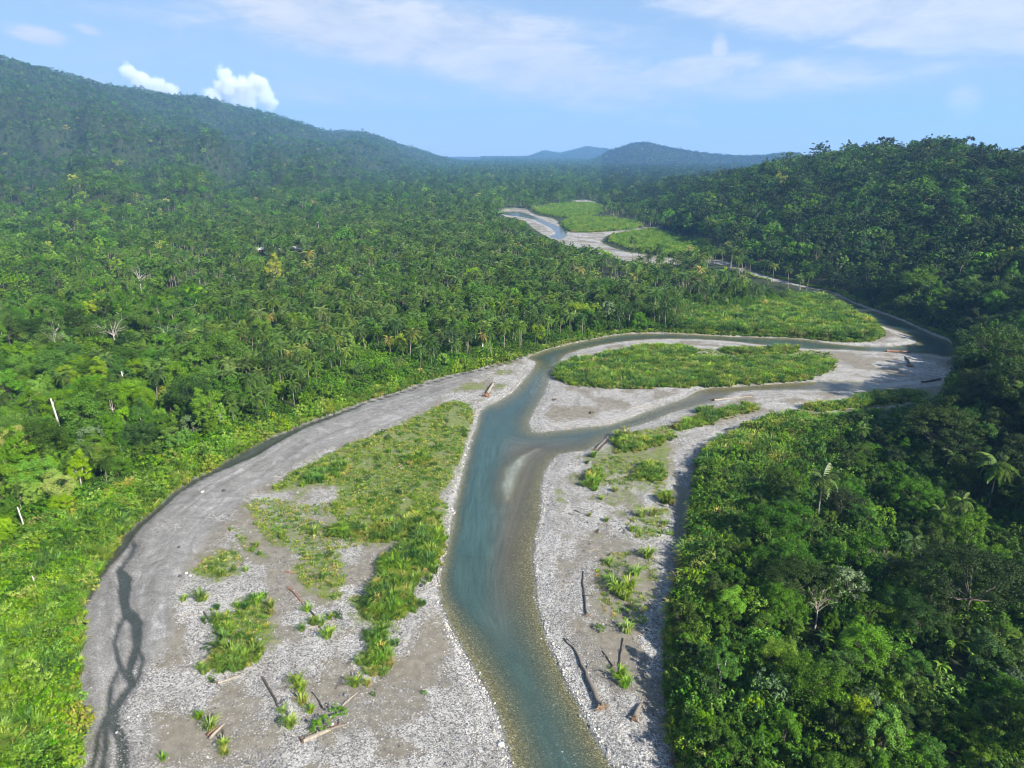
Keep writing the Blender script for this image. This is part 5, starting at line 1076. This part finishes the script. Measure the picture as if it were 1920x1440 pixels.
# ------------------------------------------------------------------ bare trees
def bare_tree(px, py, zt, h, m, label, spread=1.0, seed=1, tr=.16):
    g = np.random.default_rng(seed); q = gp(px, py, zt); x, y = map(float, q); z = H1(x, y)
    t = thing('bare_tree', label, 'tree', (x, y, z), 0, 1, 'bare trees and white trunks')
    hp = [(0, 0, -.5), (.1, .05, h * .3), (-.1, .1, h * .55)]; V, F = tube(hp, [tr * 1.3, tr, tr * .75], 6); obj('trunk', mesh_np('bare_trunk', V, F, M[m], None, True), t)
    top = np.array(hp[-1])
    for k in range(9):
        a = k * 2.4 + g.normal(0, .3); el = g.uniform(.25, 1.2); dv = np.array([math.cos(a) * math.cos(el), math.sin(a) * math.cos(el), math.sin(el)]); l = h * .5 * spread * g.uniform(.6, 1)
        e = top + dv * l; mid = top + dv * l * .5 + [0, 0, .08 * l]; parts = [tube([top - [0, 0, h * .05 * (k % 3)], mid, e], [tr * .5, tr * .33, .03], 5)]
        for j in range(5):
            f = g.uniform(.35, .95); b = top + (e - top) * f; d2 = norm(dv + g.normal(0, .6, 3)); parts.append(tube([b, b + d2 * l * .2, b + d2 * l * .42 + [0, 0, .05]], [tr * .22, tr * .15, .02], 3))
        V, F = joinp(parts); obj('branch', mesh_np('bare_branch', V, F, M[m], None, True), t)
bare_tree(1530, 1165, 4, 9.5, 'driftpale', 'leafless pinkish-grey tree in the lower right forest', 1.1, 41)
bare_tree(1650, 1070, 6, 10, 'driftpale', 'thin leafless tree beside the big-leaved pale tree', 1.1, 42)
bare_tree(262, 527, 12, 20, 'palebark', 'pale leafless crown above the palms in the left plain', 1.2, 43, .3)
bare_tree(100, 640, 12, 17, 'palebark', 'bleached crooked dead tree in the left forest', .9, 44, .3)
bare_tree(315, 632, 12, 17, 'palebark', 'spreading grey dead tree beside the yellowish flat-topped tree', 1.1, 45, .25)
bare_tree(212, 625, 12, 18, 'palebark', 'wide grey dead crown left of the tall palm', 1.2, 46, .25)
def pole_trunk(px, py, h, r, label, zt=0, lean=.05):
    q = gp(px, py, zt); x, y = map(float, q); z = H1(x, y); t = thing('bare_tree', label, 'tree', (x, y, z + zt), 0, 1, 'bare trees and white trunks')
    V, F = tube([(0, 0, -zt), (0, 0, h * .35), (-lean * h, 0, h)], [r * 1.2, r, r * .75], 7); obj('trunk', mesh_np('pole_trunk', V, F, M['palebark'], None, True), t)
    V, F = tube([(-lean * h * .8, 0, h * .8), (-lean * h * .8 + .8, .3, h * .95)], [r * .4, .04], 5); obj('branch', mesh_np('pole_branch', V, F, M['palebark'], None, True), t)
pole_trunk(117, 828, 14, .38, 'tall white trunk lit by the sun in the left forest', 5, .07)
pole_trunk(48, 1003, 6.5, .22, 'short white trunk in the bright left bank shrubs', 2, .07)
pole_trunk(73, 1125, 4.5, .18, 'white-streaked short trunk at the lower left edge of the bank', 1, .05)
pole_trunk(236, 740, 8, .35, 'white trunk under the broad dark umbrella tree', 5, .02)
pole_trunk(905, 672, 6, .6, 'rusty stump trunk at the upper river bend', 0, .02)

# ------------------------------------------------------------------ village
def bxm(name, x0, x1, y0, y1, z0, z1, m):
    V = [(x, y, z) for z in (z0, z1) for y in (y0, y1) for x in (x0, x1)]; F = [(0, 2, 3, 1), (4, 5, 7, 6), (0, 1, 5, 4), (2, 6, 7, 3), (0, 4, 6, 2), (1, 3, 7, 5)]
    return mesh_np(name, V, F, m)
def house(px, py, w, dp, hh, roofm, wallm, label, rz, stilts=True):
    q = gp(px, py, 1.0); x, y = map(float, q); z = H1(x, y); t = thing('house', label, 'house', (x, y, z), rz, 1, 'village houses'); b = 1.6 if stilts else .2
    obj('wall', bxm('house_wall', -w / 2, w / 2, -dp / 2, dp / 2, b, b + hh, M[wallm]), t)
    ov = .6; e = b + hh + .02; rg = e + dp * .38; V = [(-w/2-ov, -dp/2-ov, e-.25), (w/2+ov, -dp/2-ov, e-.25), (w/2+ov, 0, rg), (-w/2-ov, 0, rg), (w/2+ov, dp/2+ov, e-.25), (-w/2-ov, dp/2+ov, e-.25)]
    V = V + [(a, c, d + .14) for a, c, d in V]; F = [(0, 1, 2, 3), (3, 2, 4, 5), (7, 6, 9, 8), (8, 9, 11, 10), (0, 6, 7, 1), (4, 10, 11, 5), (0, 3, 9, 6), (3, 5, 11, 9), (1, 7, 8, 2), (2, 8, 10, 4)]
    obj('roof', mesh_np('house_roof', V, F, M[roofm]), t)
    Vg = [(-w/2, -dp/2, e - .02), (-w/2, dp/2, e - .02), (-w/2, .1, rg - .3), (-w/2, -.1, rg - .3)]; obj('gable', mesh_np('house_gable', Vg + [(v[0] + w, v[1], v[2]) for v in Vg], [(0, 1, 2, 3), (4, 7, 6, 5)], M[wallm]), t)
    obj('door', bxm('house_door', -.45, .45, -dp / 2 - .04, -dp / 2 + .02, b + .05, b + 1.9, M['dark']), t)
    for s in (-1, 1): obj('window', bxm('house_window', s * w * .3 - .4, s * w * .3 + .4, -dp / 2 - .04, -dp / 2 + .02, b + .9, b + 1.7, M['dark']), t)
    if stilts:
        for sx in (-1, 0, 1):
            for sy in (-1, 1): obj('stilt', bxm('house_stilt', sx * (w / 2 - .2) - .1, sx * (w / 2 - .2) + .1, sy * (dp / 2 - .2) - .1, sy * (dp / 2 - .2) + .1, -.5, b, M['post']), t)
house(752, 577, 6, 4.2, 2.3, 'thatch', 'plank', 'brown-roofed stilt house half hidden in the palms', -.5)
house(800, 582, 4, 3.2, 2.0, 'plank', 'plank', 'small pinkish-roofed hut right of the brown-roofed house', .5)
house(487, 477, 8, 5, 2.6, 'tin', 'plank', 'white-roofed house at the left end of the far village', .4)
house(527, 477, 5, 4, 2.4, 'tin', 'plank', 'small white-roofed hut in the middle of the far village', -.3)
house(548, 474, 7, 5, 2.6, 'tin', 'plank', 'longer white-roofed house, second from right in the far village', .2)
house(563, 476, 6, 4, 2.4, 'tin', 'plank', 'white-roofed house at the right end of the far village', -.4)
house(508, 470, 7, 5, 2.6, 'thatch', 'plank', 'thatched house behind the far village clearing', .1)

# ------------------------------------------------------------------ air
def build_haze():
    V = [(x, y, z) for z in (-4, 880) for y in (-13600, 13600) for x in (-13600, 13600)]; F = [(0, 2, 3, 1), (4, 5, 7, 6), (0, 1, 5, 4), (2, 6, 7, 3), (0, 4, 6, 2), (1, 3, 7, 5)]
    m = bpy.data.materials.new('haze'); m.use_nodes = True; nt = m.node_tree; nt.nodes.clear(); out = nd(nt, 'ShaderNodeOutputMaterial'); pv = nd(nt, 'ShaderNodeVolumePrincipled')
    pv.inputs['Color'].default_value = (.25, .53, 1.0, 1); pv.inputs['Density'].default_value = 7.4e-5; pv.inputs['Anisotropy'].default_value = .1; lk(nt, pv.outputs[0], out.inputs['Volume'])
    m.cycles.homogeneous_volume = True if hasattr(m.cycles, 'homogeneous_volume') else None
    o = obj('haze', mesh_np('haze', V, F, m)); tag(o, 'thin blue haze filling the valley', kind='stuff')
build_haze()

def cumulus(name, px, py, dist, sx, sz, blobs, label, seed):
    dx, dy, dz = ray(px, py); L = math.hypot(dx, dy); c = Vector((dx / L * dist, dy / L * dist, CAMH + dist * dz / L))
    m = bpy.data.materials.new(name); m.use_nodes = True; nt = m.node_tree; nt.nodes.clear(); out = nd(nt, 'ShaderNodeOutputMaterial'); pv = nd(nt, 'ShaderNodeVolumePrincipled')
    tc = nd(nt, 'ShaderNodeTexCoord'); co = tc.outputs['Object']; f = None
    nz = noise(nt, co, .0021, 7, .6, .3)
    for (bx, by, bz, r) in blobs:
        v = nd(nt, 'ShaderNodeVectorMath', operation='DISTANCE'); lk(nt, co, v.inputs[0]); v.inputs[1].default_value = (bx * sx, by * sx, bz * sz)
        e = math_n(nt, 'SUBTRACT', 1.0, math_n(nt, 'DIVIDE', v.outputs['Value'], r * sx)); f = e if f is None else math_n(nt, 'MAXIMUM', f, e)
    d = maprange(nt, math_n(nt, 'ADD', f, math_n(nt, 'MULTIPLY', math_n(nt, 'SUBTRACT', nz, .5), 2.3)), -.05, .65, 0, .008)
    lk(nt, d, pv.inputs['Density']); pv.inputs['Color'].default_value = (1, 1, 1, 1); pv.inputs['Anisotropy'].default_value = 0; lk(nt, pv.outputs[0], out.inputs['Volume'])
    m.cycles.volume_step_rate = .25
    X, Y, Z = sx * 1.15, sx * .7, sz * 1.25
    V = [(x, y, z) for z in (-Z, Z) for y in (-Y, Y) for x in (-X, X)]; F = [(0, 2, 3, 1), (4, 5, 7, 6), (0, 1, 5, 4), (2, 6, 7, 3), (0, 4, 6, 2), (1, 3, 7, 5)]
    o = obj('cloud', mesh_np('cloud', V, F, m), None, c, (0, 0, -math.atan2(dx, dy))); tag(o, label, kind='stuff')
cumulus('cumulus', 445, 166, 22000, 1150, 520, [(-.55, 0, -.55, .30), (-.2, 0, .05, .36), (-.25, 0, .55, .24), (.15, 0, -.15, .38), (.4, 0, .25, .26), (.62, 0, -.5, .28), (.1, 0, -.6, .36)], 'bright white cumulus behind the mountain ridge', 1)
cumulus('cumulus', 300, 150, 23000, 950, 480, [(-.75, 0, .35, .26), (-.5, 0, .0, .32), (-.1, 0, -.35, .30), (.22, 0, -.55, .26)], 'smaller white cumulus left of the bright one', 2)
